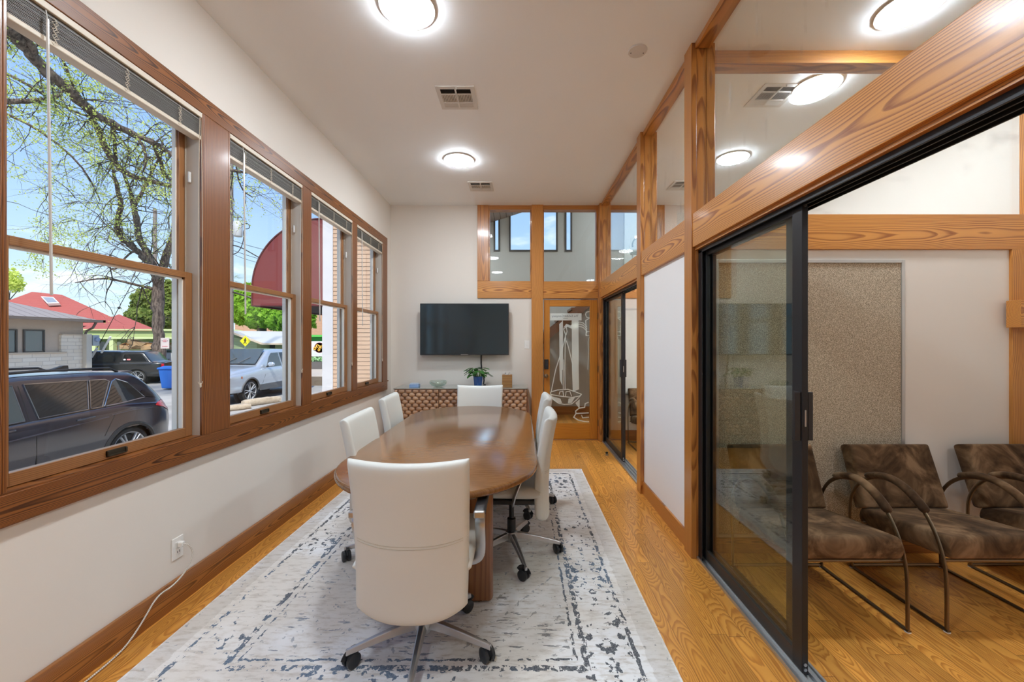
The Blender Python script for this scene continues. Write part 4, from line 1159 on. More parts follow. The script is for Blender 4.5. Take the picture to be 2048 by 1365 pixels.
def velvet():
    m, nt, out = new_mat('brown_velvet'); v = nt.obj()
    v2 = nt.comb(nt.m('ADD', nt.sep(v)[0], nt.m('MULTIPLY', nt.rnd(), 9)), nt.sep(v)[1], nt.sep(v)[2])
    n = nt.noise(v2, 4.2, 4, .6, 1.2)
    col = nt.ramp(n, [(.36, (.036, .018, .008)), (.50, (.100, .055, .026)), (.64, (.23, .140, .075))])
    b = pbsdf(nt, out, col, .85, 0, 0, nt.bump(nt.noise(v2, 14, 3), .3, .01), .15)
    b.inputs['Sheen Weight'].default_value = .12; b.inputs['Sheen Roughness'].default_value = .4
    b.inputs['Sheen Tint'].default_value = (.9, .75, .6, 1)
    return m
VELVET = velvet()
def armchair():
    """low lounge chair facing -y; origin on the floor at its centre; strap-steel loops at both sides"""
    t = thing('lounge_chair', '', 'armchair', (0, 0, 0), local=True)
    # local y: front -.27, rear .28
    def se(u, v): return (u * .262, .0 + v * .262, .372 - .033 * v + .010 * (1 - u * u) * (1 - v * v))
    MB().pillow(se, (0, .12, .99), .054, 32, 32, 44).build('seat_cushion', VELVET, parent=t, smooth=True, weld=True, angle=180)
    def be(u, v):
        s = (v + 1) / 2
        return (u * (.262 - .004 * s), .262 + .125 * s, .385 + .365 * s)
    MB().pillow(be, (0, -.94, .33), .048, 32, 32, 44).build('back_cushion', VELVET, parent=t, smooth=True, weld=True, angle=180)
    for s in (-1, 1):
        x = .278 * s
        ctl = [(x, -.262, .006), (x, -.262, .20), (x, -.255, .32), (x, -.222, .43), (x, -.165, .53), (x, -.085, .60), (x, .01, .638), (x, .10, .635), (x, .19, .600), (x, .265, .53), (x, .31, .43), (x, .315, .30), (x, .30, .15), (x, .295, .006)]
        P = [Vector(p) for p in ctl]
        for _ in range(2):
            Q = [P[0]]
            for i in range(len(P) - 1): Q += [P[i] * .75 + P[i + 1] * .25, P[i] * .25 + P[i + 1] * .75]
            P = Q + [P[-1]]
        f = MB().tube(P, .0125, 8, flat=(.9, .45)).tube([(x, -.272, .007), (x, .305, .007)], .0125, 8, flat=(.9, .5)).build('side_frame', BRONZE, parent=t, smooth=True)
        pd = [Vector(p) for p in ctl[4:9]]
        for _ in range(2):
            Q = [pd[0]]
            for i in range(len(pd) - 1): Q += [pd[i] * .75 + pd[i + 1] * .25, pd[i] * .25 + pd[i + 1] * .75]
            pd = Q + [pd[-1]]
        pd = [p + Vector((0, 0, .012)) for p in pd]
        n = len(pd)
        MB().tube(pd, [.010 if i in (0, n - 1) else (.018 if i in (1, n - 2) else .022) for i in range(n)], 12, flat=(1.15, .85)).build('arm_pad', VELVET, parent=f, smooth=True)
    for q in (((-.278, -.235, .335), (.278, -.235, .335)), ((-.278, .22, .315), (.278, .22, .315)), ((-.278, .305, .012), (.278, .305, .012))):
        MB().tube(q, .009, 8).build('cross_bar', BRONZE, parent=t, smooth=True)
    for sx in (-1, 1):
        for yy in (-.262, .295):
            MB().lathe([(.014, 0), (.014, .003), (.0, .003)], (sx * .278, yy, 0), 10).build('floor_glide', WHITE_PL, parent=t)
    return t
a0 = armchair()
for i, (x, y, rz, lab) in enumerate([(1.612, 2.215, 0, 'brown velvet armchair partly behind the glass of the sliding door'),
                                  (2.36, 2.215, 0, 'brown velvet armchair fully visible in the side room, in front of the pinboard edge'),
                                  (3.11, 2.22, 0, 'brown velvet armchair cut by the right edge of the picture'),
                                  (1.78, 5.28, 0, 'brown velvet armchair in the farther side room under the whiteboard')]):
    c = a0 if i == 0 else copy_tree(a0)
    c.location = (x, y, 0); c.rotation_euler = (0, 0, rz); c['label'] = lab; c['group'] = 'brown velvet armchairs in the side rooms'

# ------------------------------------------------------------------ foyer furnishings
t = thing('staircase', 'staircase with a brown wooden stringer rising behind the far glass door', 'staircase', (.8, 7.3, 0))
sx0, sx1 = -.55, 1.85
sl = .80
STW = wood('stair_wood', (.20, .095, .05), (.10, .045, .025), 'x', ring=100)
sz = lambda x: 1.60 + (x - .53) * sl
MB().prism([(sx0, sz(sx0) - .12), (sx1, sz(sx1) - .12), (sx1, sz(sx1) + .06), (sx0, sz(sx0) + .06)], 'y', 6.98, 7.03).build('stringer', STW, parent=t)
MB().prism([(sx0, sz(sx0) - .12), (sx1, sz(sx1) - .12), (sx1, sz(sx1) + .06), (sx0, sz(sx0) + .06)], 'y', 7.66, 7.71).build('stringer', STW, parent=t)
nst = 10
for i in range(nst):
    xx = sx0 + (sx1 - sx0) * i / nst
    MB().box(xx, xx + .27, 7.03, 7.66, sz(xx + .13) - .02, sz(xx + .13) + .02).build('tread', STW, parent=t)
RAILM = plain('painted_rail', (.30, .36, .35), .5)
t = thing('stair_railing', 'pale railing with scroll top and thin balusters seen through the high glass', 'railing', (1.9, 7.2, 2.5))
xa, xb, yr = 1.98, 3.9, 7.2
MB().box(xa, xb, yr - .03, yr + .03, 2.30, 2.36).box(xa, xb, yr - .025, yr + .025, 2.98, 3.03).build('rail', RAILM, parent=t)
for i in range(14):
    MB().tube([(xa + .04 + i * .14, yr, 2.36), (xa + .04 + i * .14, yr, 2.98)], .013, 8).build('baluster', plain('white_baluster', (.66, .70, .68), .4), parent=t)
for k in range(5):
    c0 = xa + .18 + k * .36; pts = []
    for i in range(26):
        a = R(200 - 18 * i); r = .15 * (1 - i / 34)
        pts.append((c0 + r * math.cos(a), yr, 3.17 + r * math.sin(a)))
    MB().tube(pts, [.030 * (1 - i / 40) for i in range(26)], 6, flat=(1, .5)).build('scroll', RAILM, parent=t, smooth=True)
st(MB().box(xa - .2, 4.2, 6.9, 7.7, 2.14, 2.30).build('floor_landing', wall_mat('landing_edge', (.40, .40, .38))))
st(MB().box(2.0, 4.2, 7.70, 7.745, 2.3, 5.2).build('wall_landing', wall_mat('pale_landing_wall', (.68, .72, .69))))
ceiling_light(1.9, 6.6, 'round lamp in the foyer, seen through the high glass beside the corner post', 4.35)
for xx, yy in ((-.9, 6.6), (.6, 6.6), (3.2, 6.6)):  # lamps added only to brighten the foyer
    ceiling_light(xx, yy, 'added unseen lamp brightening the foyer, %s' % {-.9: 'left of the door', .6: 'above the door', 3.2: 'over the landing'}[xx], 4.35 if xx > 0 else 3.55)
# ================================================================== outside
G = -.82
def asphalt():
    m, nt, out = new_mat('asphalt'); v = nt.obj()
    n = nt.noise(v, 60, 4, .7); b = nt.noise(v, .5, 4)
    col = nt.mix(n, (.24, .23, .22), (.38, .365, .345)); col = nt.mix(nt.sstep(b, .4, .65), col, (.44, .41, .385))
    pbsdf(nt, out, col, .9); return m
st(MB().box(-90, 12, -25, 90, G - .3, G).build('ground_street', asphalt(), origin=(0, 0, 0)))
st(MB().box(-2.35, -2.02, YB - .3, 5.9, G, .72).build('wall_exterior_base', plain('base_cladding', (.45, .40, .34), .7)))
st(MB().box(-5.3, -2.36, -25, 9.4, G, G + .04).build('ground_bounce_strip', plain('pale_bounce_surface', (.60, .57, .53), .85)))  # unseen pale strip, added to bounce daylight up to the ceiling
# painted parking line
tag(MB().add([(p.x, p.y, G + .004) for p in (at(458, 0, 13.4), at(600, 0, 15.0), at(600, 0, 15.25), at(458, 0, 13.65))], [(0, 1, 2, 3)]).build('parking_line', plain('worn_white_line', (.50, .49, .47), .9)), 'worn white line painted on the asphalt behind the stone wheel stops', 'marking')

# ---- neighbouring wing with clapboard siding, white corner board and a red barrel awning
def siding_mat():
    m, nt, out = new_mat('tan_clapboard'); n = nt.noise(nt.obj(), 3, 3)
    pbsdf(nt, out, nt.mix(n, (.50, .33, .225), (.56, .38, .265)), .6); return m
YS = 9.5
sd_ = MB(); lap = .098; n = int(7.2 / lap)
for i in range(n):
    z = G + i * lap
    sd_.prism([(YS - .022, z), (YS - .008, z + lap + .004), (YS + .05, z + lap + .004), (YS + .05, z)], 'x', -4.45, -2.03)
wing = thing('neighbouring_building', 'tan clapboard building with a white corner seen through the two far windows', 'building', (-3.2, YS + 2, G))
sd_.build('siding', siding_mat(), parent=wing)
MB().box(-4.69, -4.44, YS - .04, YS + .3, G, 6.2).box(-4.685, -4.445, YS - .055, YS - .04, G, .35).build('corner_board', plain('lavender_white_paint', (.60, .59, .62), .6, var=.08, vscale=4), parent=wing)
MB().box(-4.66, -2.03, YS + .051, 15, G, 6.2).build('wall', siding_mat(), parent=wing)
# awning: end panel, skin, dark frame below
aw = thing('barrel_awning', 'dark red curved barrel awning projecting from the tan building', 'awning', (-5.5, 11, 2.2))
ax0 = -4.68; ra = 1.66; rb = 2.06; zb = 2.26; ya, yb2 = YS - .03, 12.6
arc_ = [(ax0 - ra * math.sin(PI / 2 * i / 24) ** 1.0, zb + .40 + (rb - .40) * math.cos(PI / 2 * i / 24)) for i in range(25)]
prof_ = [(ax0, zb)] + arc_ + [(ax0 - ra, zb)]
def awn_mat():
    m, nt, out = new_mat('red_awning_vinyl'); v = nt.obj(); s = nt.sep(v)
    n = nt.noise(v, 1.5, 4); sc = nt.noise(nt.comb(nt.m('MULTIPLY', s[0], 2.2), s[1], nt.m('MULTIPLY', s[2], 16)), 1., 2)
    col = nt.mix(n, (.150, .020, .019), (.190, .030, .027)); col = nt.mix(nt.m('MULTIPLY', nt.sstep(sc, .72, .80), .4), col, (.38, .14, .11))
    pbsdf(nt, out, col, .5); return m
AWN = awn_mat()
MB().prism(prof_, 'y', ya - .02, ya).build('end_panel', AWN, parent=aw)
sk = MB(); vs = []; q = arc_ + [(ax0 - ra, zb)]
for p in q: vs += [(p[0], ya - .02, p[1]), (p[0], yb2, p[1])]
sk.add(vs, [(2 * i, 2 * i + 1, 2 * i + 3, 2 * i + 2) for i in range(len(q) - 1)])
sk.build('canopy', AWN, parent=aw, smooth=True)
MB().tube([(p[0], ya - .025, p[1]) for p in q], .018, 6).tube([(ax0, ya - .02, zb), (ax0 - ra, ya - .02, zb), (ax0 - ra, yb2, zb), (ax0, yb2, zb)], .020, 6).build('edge_tube', plain('awning_edge', (.10, .016, .015), .5), parent=aw)
MB().box(ax0 - ra + .02, ax0, ya, yb2, zb + .02, zb + .05).build('underside', plain('awning_underside', (.03, .016, .018), .8), parent=aw)

# ---- car builder: x from the tail (0) to the nose, y across, z up
def lerp_tab(tab, x):
    if x <= tab[0][0]: return tab[0][1]
    for (x0, v0), (x1, v1) in zip(tab, tab[1:]):
        if x <= x1: return v0 + (v1 - v0) * (x - x0) / (x1 - x0) if x1 > x0 else v1
    return tab[-1][1]
def smoothtab(tab, x, h=.05):
    return (lerp_tab(tab, x - h) + 2 * lerp_tab(tab, x) + lerp_tab(tab, x + h)) / 4
def car(kind, label, cat, loc, rz, Lc, W, top, belt, wheels, rw, paint, wins, lamps=(), tumble=.32, sill=.30, flare=None, grp=None, spokes=5, rim_c=None, gr_paint=None):
    t = thing(kind, label, cat, loc, rz=rz, local=True)
    if grp: t['group'] = grp
    def half(x):
        r = 1.0
        a = .55
        if x < a: r -= .16 * (1 - x / a) ** 2.2
        if x > Lc - a * 1.3: r -= .20 * (1 - (Lc - x) / (a * 1.3)) ** 2.2
        return W / 2 * r
    def section(x):
        zt = smoothtab(top, x); zb = min(smoothtab(belt, x), zt - .01); w = half(x)
        g = zt - zb; k = tumble
        pts = [(w - .10, sill - .03), (w - .03, sill), (w - .012, sill + .10), (w - .018, sill + .22), (w - .004, sill + .36), (w, (sill + .36 + zb) / 2 + .05), (w - .004, zb - .07), (w - .030, zb - .006), (w - .045, zb)]
        ge = g - min(.09, g * .5)
        for f in (.33, .66, 1.): pts.append((w - .045 - k * ge * f - .01 * f * f, zb + ge * f))
        y0_, z0_ = pts[-1]
        for f in (.35, .7, 1.):
            pts.append((y0_ - .07 * f - .05 * f * f, z0_ + (zt - z0_) * (1 - (1 - f) ** 2) * .86))
        pts += [(y0_ * .55, zt + .006), (0, zt + .02)]
        return pts
    def side(x, z):
        p = section(x)
        for (ya_, za), (yb_, zb_) in zip(p, p[1:]):
            if za <= z <= zb_ and zb_ > za: return ya_ + (yb_ - ya_) * (z - za) / (zb_ - za)
        return p[-3][0]
    nx = int(Lc / .045); xs = [Lc * i / nx for i in range(nx + 1)]
    secs = [section(x) for x in xs]; m = len(secs[0])
    bd = MB(); vs = []
    for x, sc in zip(xs, secs):
        # refine the flank so that the wheel openings cut cleanly
        ref = []
        for i in range(6):
            (a0_, b0_), (a1, b1) = sc[i], sc[i + 1]
            for q in range(3): ref.append((a0_ + (a1 - a0_) * q / 3, b0_ + (b1 - b0_) * q / 3))
        ref += sc[6:]
        full = ref + [(-p[0], p[1]) for p in ref[-2::-1]]
        vs += [(x, p[0], p[1]) for p in full]
    M_ = len(full); fs = []
    for i in range(nx):
        for j in range(M_ - 1):
            xc = (xs[i] + xs[i + 1]) / 2; zc = (vs[i * M_ + j][2] + vs[i * M_ + j + 1][2]) / 2
            yc = vs[i * M_ + j][1]
            if any((xc - wx) ** 2 + (zc - rw) ** 2 < (rw + .055) ** 2 for wx in wheels) and abs(yc) > W / 2 - .3: continue
            fs.append((i * M_ + j, (i + 1) * M_ + j, (i + 1) * M_ + j + 1, i * M_ + j + 1))
    fs.append(tuple(range(M_))); fs.append(tuple(nx * M_ + j for j in range(M_ - 1, -1, -1)))
    bd.add(vs, fs)
    body = bd.build('body', paint, parent=t, smooth=True, angle=50)
    MB().box(.12, Lc - .12, -W / 2 + .22, W / 2 - .22, sill - .06, .9).build('underbody', BLACK_PL, parent=t)
    fl_ = MB()
    for wx in wheels:
        for s in (-1, 1):
            pts = [(wx + (rw + .065) * math.cos(a), s * (side(min(max(wx + (rw + .065) * math.cos(a), 0), Lc), rw + (rw + .065) * math.sin(a)) - .006), rw + (rw + .065) * math.sin(a)) for a in [PI * i / 20 - .1 * (1 if i == 0 else 0) for i in range(21)]]
            fl_.tube(pts, .034, 6)
            fl_.tube([(wx, s * (W / 2 - .34), rw), (wx, s * (W / 2 - .33), rw)], rw + .07, 24)
    fl_.build('wheel_arch', flare or BLACK_PL, parent=t, smooth=True)
    for wx in wheels:
        for s in (-1, 1):
            yo = s * (W / 2 - .035); yi = s * (W / 2 - .27)
            tp = [(rw * .79, yo - s * .012), (rw * .82, yo), (rw * .93, yo - s * .004), (rw, yo - s * .035), (rw, yi + s * .03), (rw * .9, yi), (rw * .75, yi)]
            wheel = MB().lathe(tp, (wx, 0, rw), 40, 'y', closed=True).build('wheel', plain('tyre_rubber', (.025, .025, .026), .8), parent=t, smooth=True)
            rm = MB()
            rm.lathe([(rw * .80, yo - s * .02), (rw * .77, yo - s * .006), (rw * .73, yo - s * .02), (rw * .71, yo - s * .13), (rw * .80, yo - s * .13)], (wx, 0, rw), 36, 'y', closed=True)
            for k in range(spokes * 2):
                a = 2 * PI * k / (spokes * 2) + (.13 if k % 2 else -.13) + .3
                c_, s_ = math.cos(a), math.sin(a)
                rm.tube([(wx + c_ * rw * .12, yo - s * .03, rw + s_ * rw * .12), (wx + c_ * rw * .44, yo - s * .018, rw + s_ * rw * .44), (wx + c_ * rw * .74, yo - s * .012, rw + s_ * rw * .74)], [.030, .024, .022], 6, flat=(1, .6))
            rm.lathe([(0, yo - s * .012), (.05, yo - s * .016), (.06, yo - s * .05), (0, yo - s * .06)], (wx, 0, rw), 16, 'y')
            rm.build('rim', rim_c or plain('painted_alloy_rim', (.50, .51, .53), .35, .25), parent=wheel, smooth=True)
            MB().lathe([(rw * .66, yo - s * .09), (rw * .66, yo - s * .10)], (wx, 0, rw), 24, 'y').build('brake_disc', plain('brake_dark', (.05, .05, .052), .6, .5), parent=wheel)
    def panel(name, pts, mat, both=True, off=.010, par=None, frame=None):
        # pts in (x, z) on the flank
        for s in ((1, -1) if both else (1,)):
            P_ = []
            for i in range(len(pts)):
                (xa_, za_), (xb_, zb_) = pts[i], pts[(i + 1) % len(pts)]
                for q in range(5): P_.append((xa_ + (xb_ - xa_) * q / 5, za_ + (zb_ - za_) * q / 5))
            cx_ = sum(p[0] for p in P_) / len(P_); cz_ = sum(p[1] for p in P_) / len(P_)
            n_ = len(P_); vv = []; NR = 5
            for k_ in range(NR):
                f_ = 1 - k_ / NR
                for x, z in P_:
                    xx, zz = cx_ + (x - cx_) * f_, cz_ + (z - cz_) * f_
                    vv.append((xx, s * (side(xx, zz) + off), zz))
            v3 = vv[:n_]; vv.append((cx_, s * (side(cx_, cz_) + off), cz_))
            ff = [(k_ * n_ + i, k_ * n_ + (i + 1) % n_, (k_ + 1) * n_ + (i + 1) % n_, (k_ + 1) * n_ + i) for k_ in range(NR - 1) for i in range(n_)]
            ff += [((NR - 1) * n_ + i, (NR - 1) * n_ + (i + 1) % n_, NR * n_) for i in range(n_)]
            mb = MB(); mb.add(vv, ff)
            o = mb.build(name, mat, parent=par or t, smooth=True)
            if frame: MB().tube(v3 + [v3[0]], .008, 5).build('window_trim', frame, parent=o)
    for nm, pts, mat, fr in wins: panel(nm, pts, mat, frame=fr)
    return t, side, panel, half, section
CARGL = plain('tinted_car_glass', (.010, .012, .015), .04, spec=1.0)
CARGL2 = plain('clearer_car_glass', (.06, .075, .08), .04, spec=1.0)
CHROME = plain('chrome_trim', (.42, .43, .45), .2, 1.)
TAILR = plain('red_tail_lamp', (.50, .012, .018), .15, coat=.6)
SEAMM = plain('panel_gap', (.006, .006, .006), .8)
HEADL = plain('head_lamp', (.25, .28, .32), .1, coat=.6)

# dark SUV parked close to the window; nose towards -Y (rz = -90 deg)
def carpaint(name, c, rough=.2, metal=.0):
    m, nt, out = new_mat(name); n = nt.noise(nt.obj(), 2.5, 3, .5)
    pbsdf(nt, out, nt.mix(n, c, tuple(x * 1.1 + .002 for x in c)), rough, metal, 1.0); return m
top = [(0, .70), (.02, .98), (.10, 1.14), (.30, 1.34), (.62, 1.655), (.72, 1.70), (1.3, 1.745), (2.2, 1.76), (2.9, 1.725), (3.75, 1.20), (4.3, 1.12), (4.75, .98), (4.90, .72)]
belt = [(0, .94), (.3, 1.10), (1.0, 1.17), (2.5, 1.115), (3.7, 1.06), (4.9, .80)]
XSUV, YT = -7.72, 7.86
X5 = [('rear_quarter_window', [(.66, 1.30), (.60, 1.23), (1.06, 1.19), (1.33, 1.178), (1.10, 1.56), (1.02, 1.60), (.84, 1.52)], CARGL, CHROME),
      ('rear_door_window', [(1.37, 1.176), (1.54, 1.172), (1.43, 1.61), (1.20, 1.605), (1.14, 1.57)], CARGL, CHROME),
      ('rear_door_window', [(1.57, 1.170), (2.22, 1.148), (2.27, 1.635), (1.46, 1.615)], CARGL, CHROME),
      ('front_door_window', [(2.38, 1.144), (3.32, 1.108), (3.20, 1.24), (2.86, 1.60), (2.40, 1.635)], CARGL2, CHROME)]
suv, side, panel, half, section = car('suv', 'shiny black SUV with red tail lamp parked right outside the left window', 'car', (XSUV, YT, G), R(-90), 4.9, 1.94, top, belt, [.90, 3.83], .375,
      carpaint('dark_blue_black_paint', (.012, .012, .022)), X5, spokes=6, tumble=.30)
panel('tail_lamp', [(.02, 1.02), (.10, 1.12), (.20, 1.14), (.40, 1.10), (.46, 1.06), (.26, 1.0), (.12, .93), (.03, .92)], TAILR)
panel('rear_pillar_panel', [(.40, 1.20), (.60, 1.24), (.66, 1.33), (.60, 1.36), (.46, 1.26)], plain('gloss_black_panel', (.006, .006, .010), .1, coat=1.))
for s in (1,):
    sm = MB()
    for path in ([(1.32, 1.17), (1.20, 1.02), (1.33, .76), (1.36, .70)], [(2.33, 1.62), (2.32, 1.14), (2.28, .9), (2.27, .38)], [(3.42, 1.08), (3.46, .8), (3.46, .40)], [(.50, 1.62), (.36, 1.5)]):
        sm.tube([(x, side(x, z) + .001, z) for x, z in path], .004, 4)
    sm.build('door_seam', SEAMM, parent=suv)
    ln = MB().tube([(x, side(x, z) + .002, z) for x, z in [(.50, 1.03), (.9, 1.045), (1.25, 1.02)]], .007, 5)
    ln.tube([(x, side(x, z) + .000, z) for x, z in [(1.3, 1.0), (2.0, .95), (2.8, .90), (3.4, .86)]], .012, 5)
    ln.build('character_line', carpaint('highlight_line_paint', (.035, .035, .055)), parent=suv, smooth=True)  # paler paint puts the belt highlight into the colour
    for xh in (1.52, 2.52):
        h = MB().tube([(xh, side(xh, 1.03) + .005, 1.045), (xh + .04, side(xh, 1.03) + .03, 1.05), (xh + .20, side(xh, 1.03) + .03, 1.035), (xh + .25, side(xh, 1.03) + .005, 1.03)], .013, 8)
        h.build('door_handle', plain('handle_grey', (.12, .12, .14), .25, .8), parent=suv, smooth=True)
for s in (-1, 1):
    MB().tube([(.80, s * .60, 1.70), (.95, s * .615, 1.775), (2.0, s * .62, 1.80), (2.8, s * .61, 1.775), (2.95, s * .60, 1.72)], .020, 8).build('roof_rail', BLACK_PL, parent=suv, smooth=True)
MB().box(.50, .72, -.58, .58, 1.672, 1.70).build('roof_spoiler', carpaint('dark_blue_black_paint2', (.012, .012, .022)), parent=suv, bev=.012)
MB().prism([(1.05, 1.755), (1.35, 1.765), (1.28, 1.78), (1.12, 1.83), (1.06, 1.83)], 'y', -.035, .035).build('roof_antenna', BLACK_PL, parent=suv, bev=.008)
MB().box(2.3, 2.75, .15, .62, .95, 1.35).build('seat', plain('cream_car_seat', (.45, .47, .38), .6), parent=suv, bev=.08)

# silver pickup, nose towards the camera
top = [(0, 1.10), (.03, 1.16), (1.15, 1.17), (1.40, 1.20), (1.62, 1.80), (1.80, 1.90), (2.6, 1.925), (3.2, 1.89), (4.05, 1.30), (4.7, 1.24), (5.2, 1.17), (5.42, 1.05), (5.50, .75)]
belt = [(0, 1.10), (1.3, 1.16), (3.9, 1.20), (5.5, 1.02)]
RIV = [('rear_door_window', [(1.80, 1.25), (2.50, 1.23), (2.55, 1.78), (1.98, 1.78), (1.84, 1.66)], CARGL, None),
       ('front_door_window', [(2.60, 1.23), (3.56, 1.22), (3.28, 1.62), (3.10, 1.77), (2.64, 1.78)], CARGL2, None)]
SILV = carpaint('silver_paint', (.50, .54, .60), .3, .5)
riv, side, panel, half, section = car('pickup_truck', 'silver pickup truck parked nose forward behind the stone wheel stops', 'truck', (-10.92, 19.25, G), R(-90), 5.5, 2.02, top, belt, [1.05, 4.50], .41, SILV, RIV, spokes=5, tumble=.22, sill=.42, flare=plain('grey_cladding', (.10, .10, .105), .6))
MB().add([(4.04, -.82, 1.385), (4.04, .82, 1.385), (3.27, .68, 1.935), (3.27, -.68, 1.935)], [(0, 1, 2, 3)]).build('windshield', CARGL2, parent=riv)
# lower cladding
cl_ = MB()
for s in (1, -1):
    cl_.prism([(.5 + .97, .36), (4.02, .36), (4.02, .60), (.5 + .97, .60)], 'y', s * (1.01 - .03), s * 1.018)
cl_.build('rocker_cladding', plain('grey_cladding', (.10, .10, .105), .6), parent=riv, bev=.02)
sm = MB()
for path in ([(2.575, 1.8), (2.575, 1.2), (2.575, .62)], [(3.72, 1.22), (3.70, .95), (3.85, .62)], [(1.62, 1.16), (1.50, .9)]):
    sm.tube([(x, side(x, z) + .001, z) for x, z in path], .005, 4)
sm.build('door_seam', SEAMM, parent=riv)
for s in (1, -1):
    mr = MB().pillow(lambda u, v, s=s: (3.55 + u * .06, s * (1.14 + v * .11), 1.34 + .0 * u), (0, 0, 1), .085, 10, 10, 4).build('mirror', SILV, parent=riv, smooth=True)
    MB().tube([(3.55, s * .96, 1.24), (3.55, s * 1.08, 1.29)], .025, 6).build('mirror_stalk', BLACK_PL, parent=mr)
MB().box(5.39, 5.50, -.80, .80, 1.02, 1.07).build('light_bar', HEADL, parent=riv, bev=.01)
for s in (-1, 1):
    MB().pillow(lambda u, v, s=s: (5.44, s * .62 + u * .10, .93 + v * .16), (1, 0, 0), .06, 10, 10, 4).build('headlamp', HEADL, parent=riv, smooth=True)
MB().box(5.15, 5.52, -.84, .84, .42, .70).build('bumper', plain('grey_cladding', (.10, .10, .105), .6), parent=riv, bev=.05)
MB().tube([(4.08, .2, 1.40), (3.75, .45, 1.62)], .012, 5).tube([(4.08, -.3, 1.40), (3.78, -.05, 1.60)], .012, 5).build('wiper', BLACK_PL, parent=riv)
panel('side_marker', [(4.98, .98), (5.03, .98), (5.03, .90), (4.98, .90)], plain('amber_marker', (.55, .12, .02), .2), off=.01)

# black pickup with a cap, tail at the far end
top = [(0, 1.10), (.05, 1.13), (.48, 1.14), (.55, 1.18), (.90, 1.66), (1.05, 1.72), (1.75, 1.73), (1.85, 1.70), (2.0, 1.74), (3.0, 1.76), (3.3, 1.72), (4.1, 1.22), (4.9, 1.16), (5.4, 1.04), (5.5, .76)]
belt = [(0, 1.12), (5.5, 1.05)]
BLKP = carpaint('black_paint', (.010, .010, .011), .3, .1)
BT = [('cap_window', [(.72, 1.19), (1.76, 1.19), (1.72, 1.58), (.98, 1.58)], CARGL, plain('cap_frame', (.06, .06, .065), .4)),
      ('rear_door_window', [(2.05, 1.20), (2.75, 1.20), (2.75, 1.62), (2.10, 1.62)], CARGL, None),
      ('front_door_window', [(2.83, 1.20), (3.75, 1.18), (3.35, 1.56), (2.83, 1.62)], CARGL, None)]
bt, side, panel, half, section = car('pickup_truck', 'black pickup truck with a bed cap and red tail lamp behind the SUV', 'truck', (-19.03, 21.9, G), R(198), 5.5, 1.9, top, belt, [1.15, 4.4], .38, BLKP, BT, spokes=5, tumble=.20, sill=.42)
panel('tail_lamp', [(.03, 1.06), (.13, 1.06), (.13, .74), (.03, .74)], TAILR, off=.012)
MB().box(-.10, .10, -.85, .85, .48, .66).build('bumper', CHROME, parent=bt, bev=.03)
h = MB().tube([(.75, side(.9, 1.0) + .03, 1.03), (1.15, side(.9, 1.0) + .03, 1.03)], .014, 6).build('bed_handle', SEAMM, parent=bt)
MB().tube([(x, side(x, z) + .004, z) for x, z in [(.15, 1.12), (.6, 1.12), (1.2, 1.12), (1.85, 1.13)]], .012, 5).build('bed_rail', plain('rail_grey', (.16, .16, .17), .3), parent=bt)
for (x0_, x1_, c_) in ((1.42, 1.57, (.75, .2, .2)), (1.62, 1.71, (.7, .7, .75))):
    panel('sticker', [(x0_, 1.26), (x1_, 1.26), (x1_, 1.33), (x0_, 1.33)], plain('sticker%d' % int(x0_ * 100), c_, .5), off=.016)

# white car seen at the edge of the black truck
# ---- stone wheel stops
def stone():
    m, nt, out = new_mat('weathered_limestone'); v = nt.obj(); n = nt.noise(v, 9, 5, .65)
    pbsdf(nt, out, nt.mix(n, (.34, .24, .15), (.66, .58, .47)), .9, 0, 0, nt.bump(n, .8, .03)); return m
STONE = stone()
def rough_block(c, L, w, h, yaw, name, label, mat, grp=None, seed=1):
    rr = random.Random(seed); mb = MB(); n = 12; k = 10; vs = []
    for i in range(n + 1):
        f = i / n; x = (f - .5) * L
        e = 1 - .25 * (2 * abs(f - .5)) ** 6
        for j in range(k):
            a = 2 * PI * j / k
            r = 1 + rr.uniform(-.08, .08)
            yy = math.copysign(abs(math.cos(a)) ** .55, math.cos(a)) * w / 2 * r * e
            z_ = h / 2 + math.copysign(abs(math.sin(a)) ** .55, math.sin(a)) * h / 2 * (r if math.sin(a) > 0 else 1) * (e if math.sin(a) > 0 else 1)
            vs.append((c[0] + x * math.cos(yaw) - yy * math.sin(yaw), c[1] + x * math.sin(yaw) + yy * math.cos(yaw), c[2] + z_))
    fs = [(i * k + j, i * k + (j + 1) % k, (i + 1) * k + (j + 1) % k, (i + 1) * k + j) for i in range(n) for j in range(k)]
    fs += [tuple(range(k - 1, -1, -1)), tuple(n * k + j for j in range(k))]
    mb.add(vs, fs); return tag(mb.build(name, mat, smooth=True, angle=60), label, 'wheel stop', grp)
p = at(524, 0, 14.2); rough_block((p.x, 14.2, G), 1.25, .28, .24, R(62), 'wheel_stop', 'long pale stone wheel stop in front of the silver pickup', STONE, 'stone wheel stops', 2)
p = at(465, 0, 12.9); rough_block((p.x, 12.9, G), 1.0, .26, .18, R(55), 'wheel_stop', 'stone wheel stop half hidden by the thick window post', STONE, 'stone wheel stops', 5)

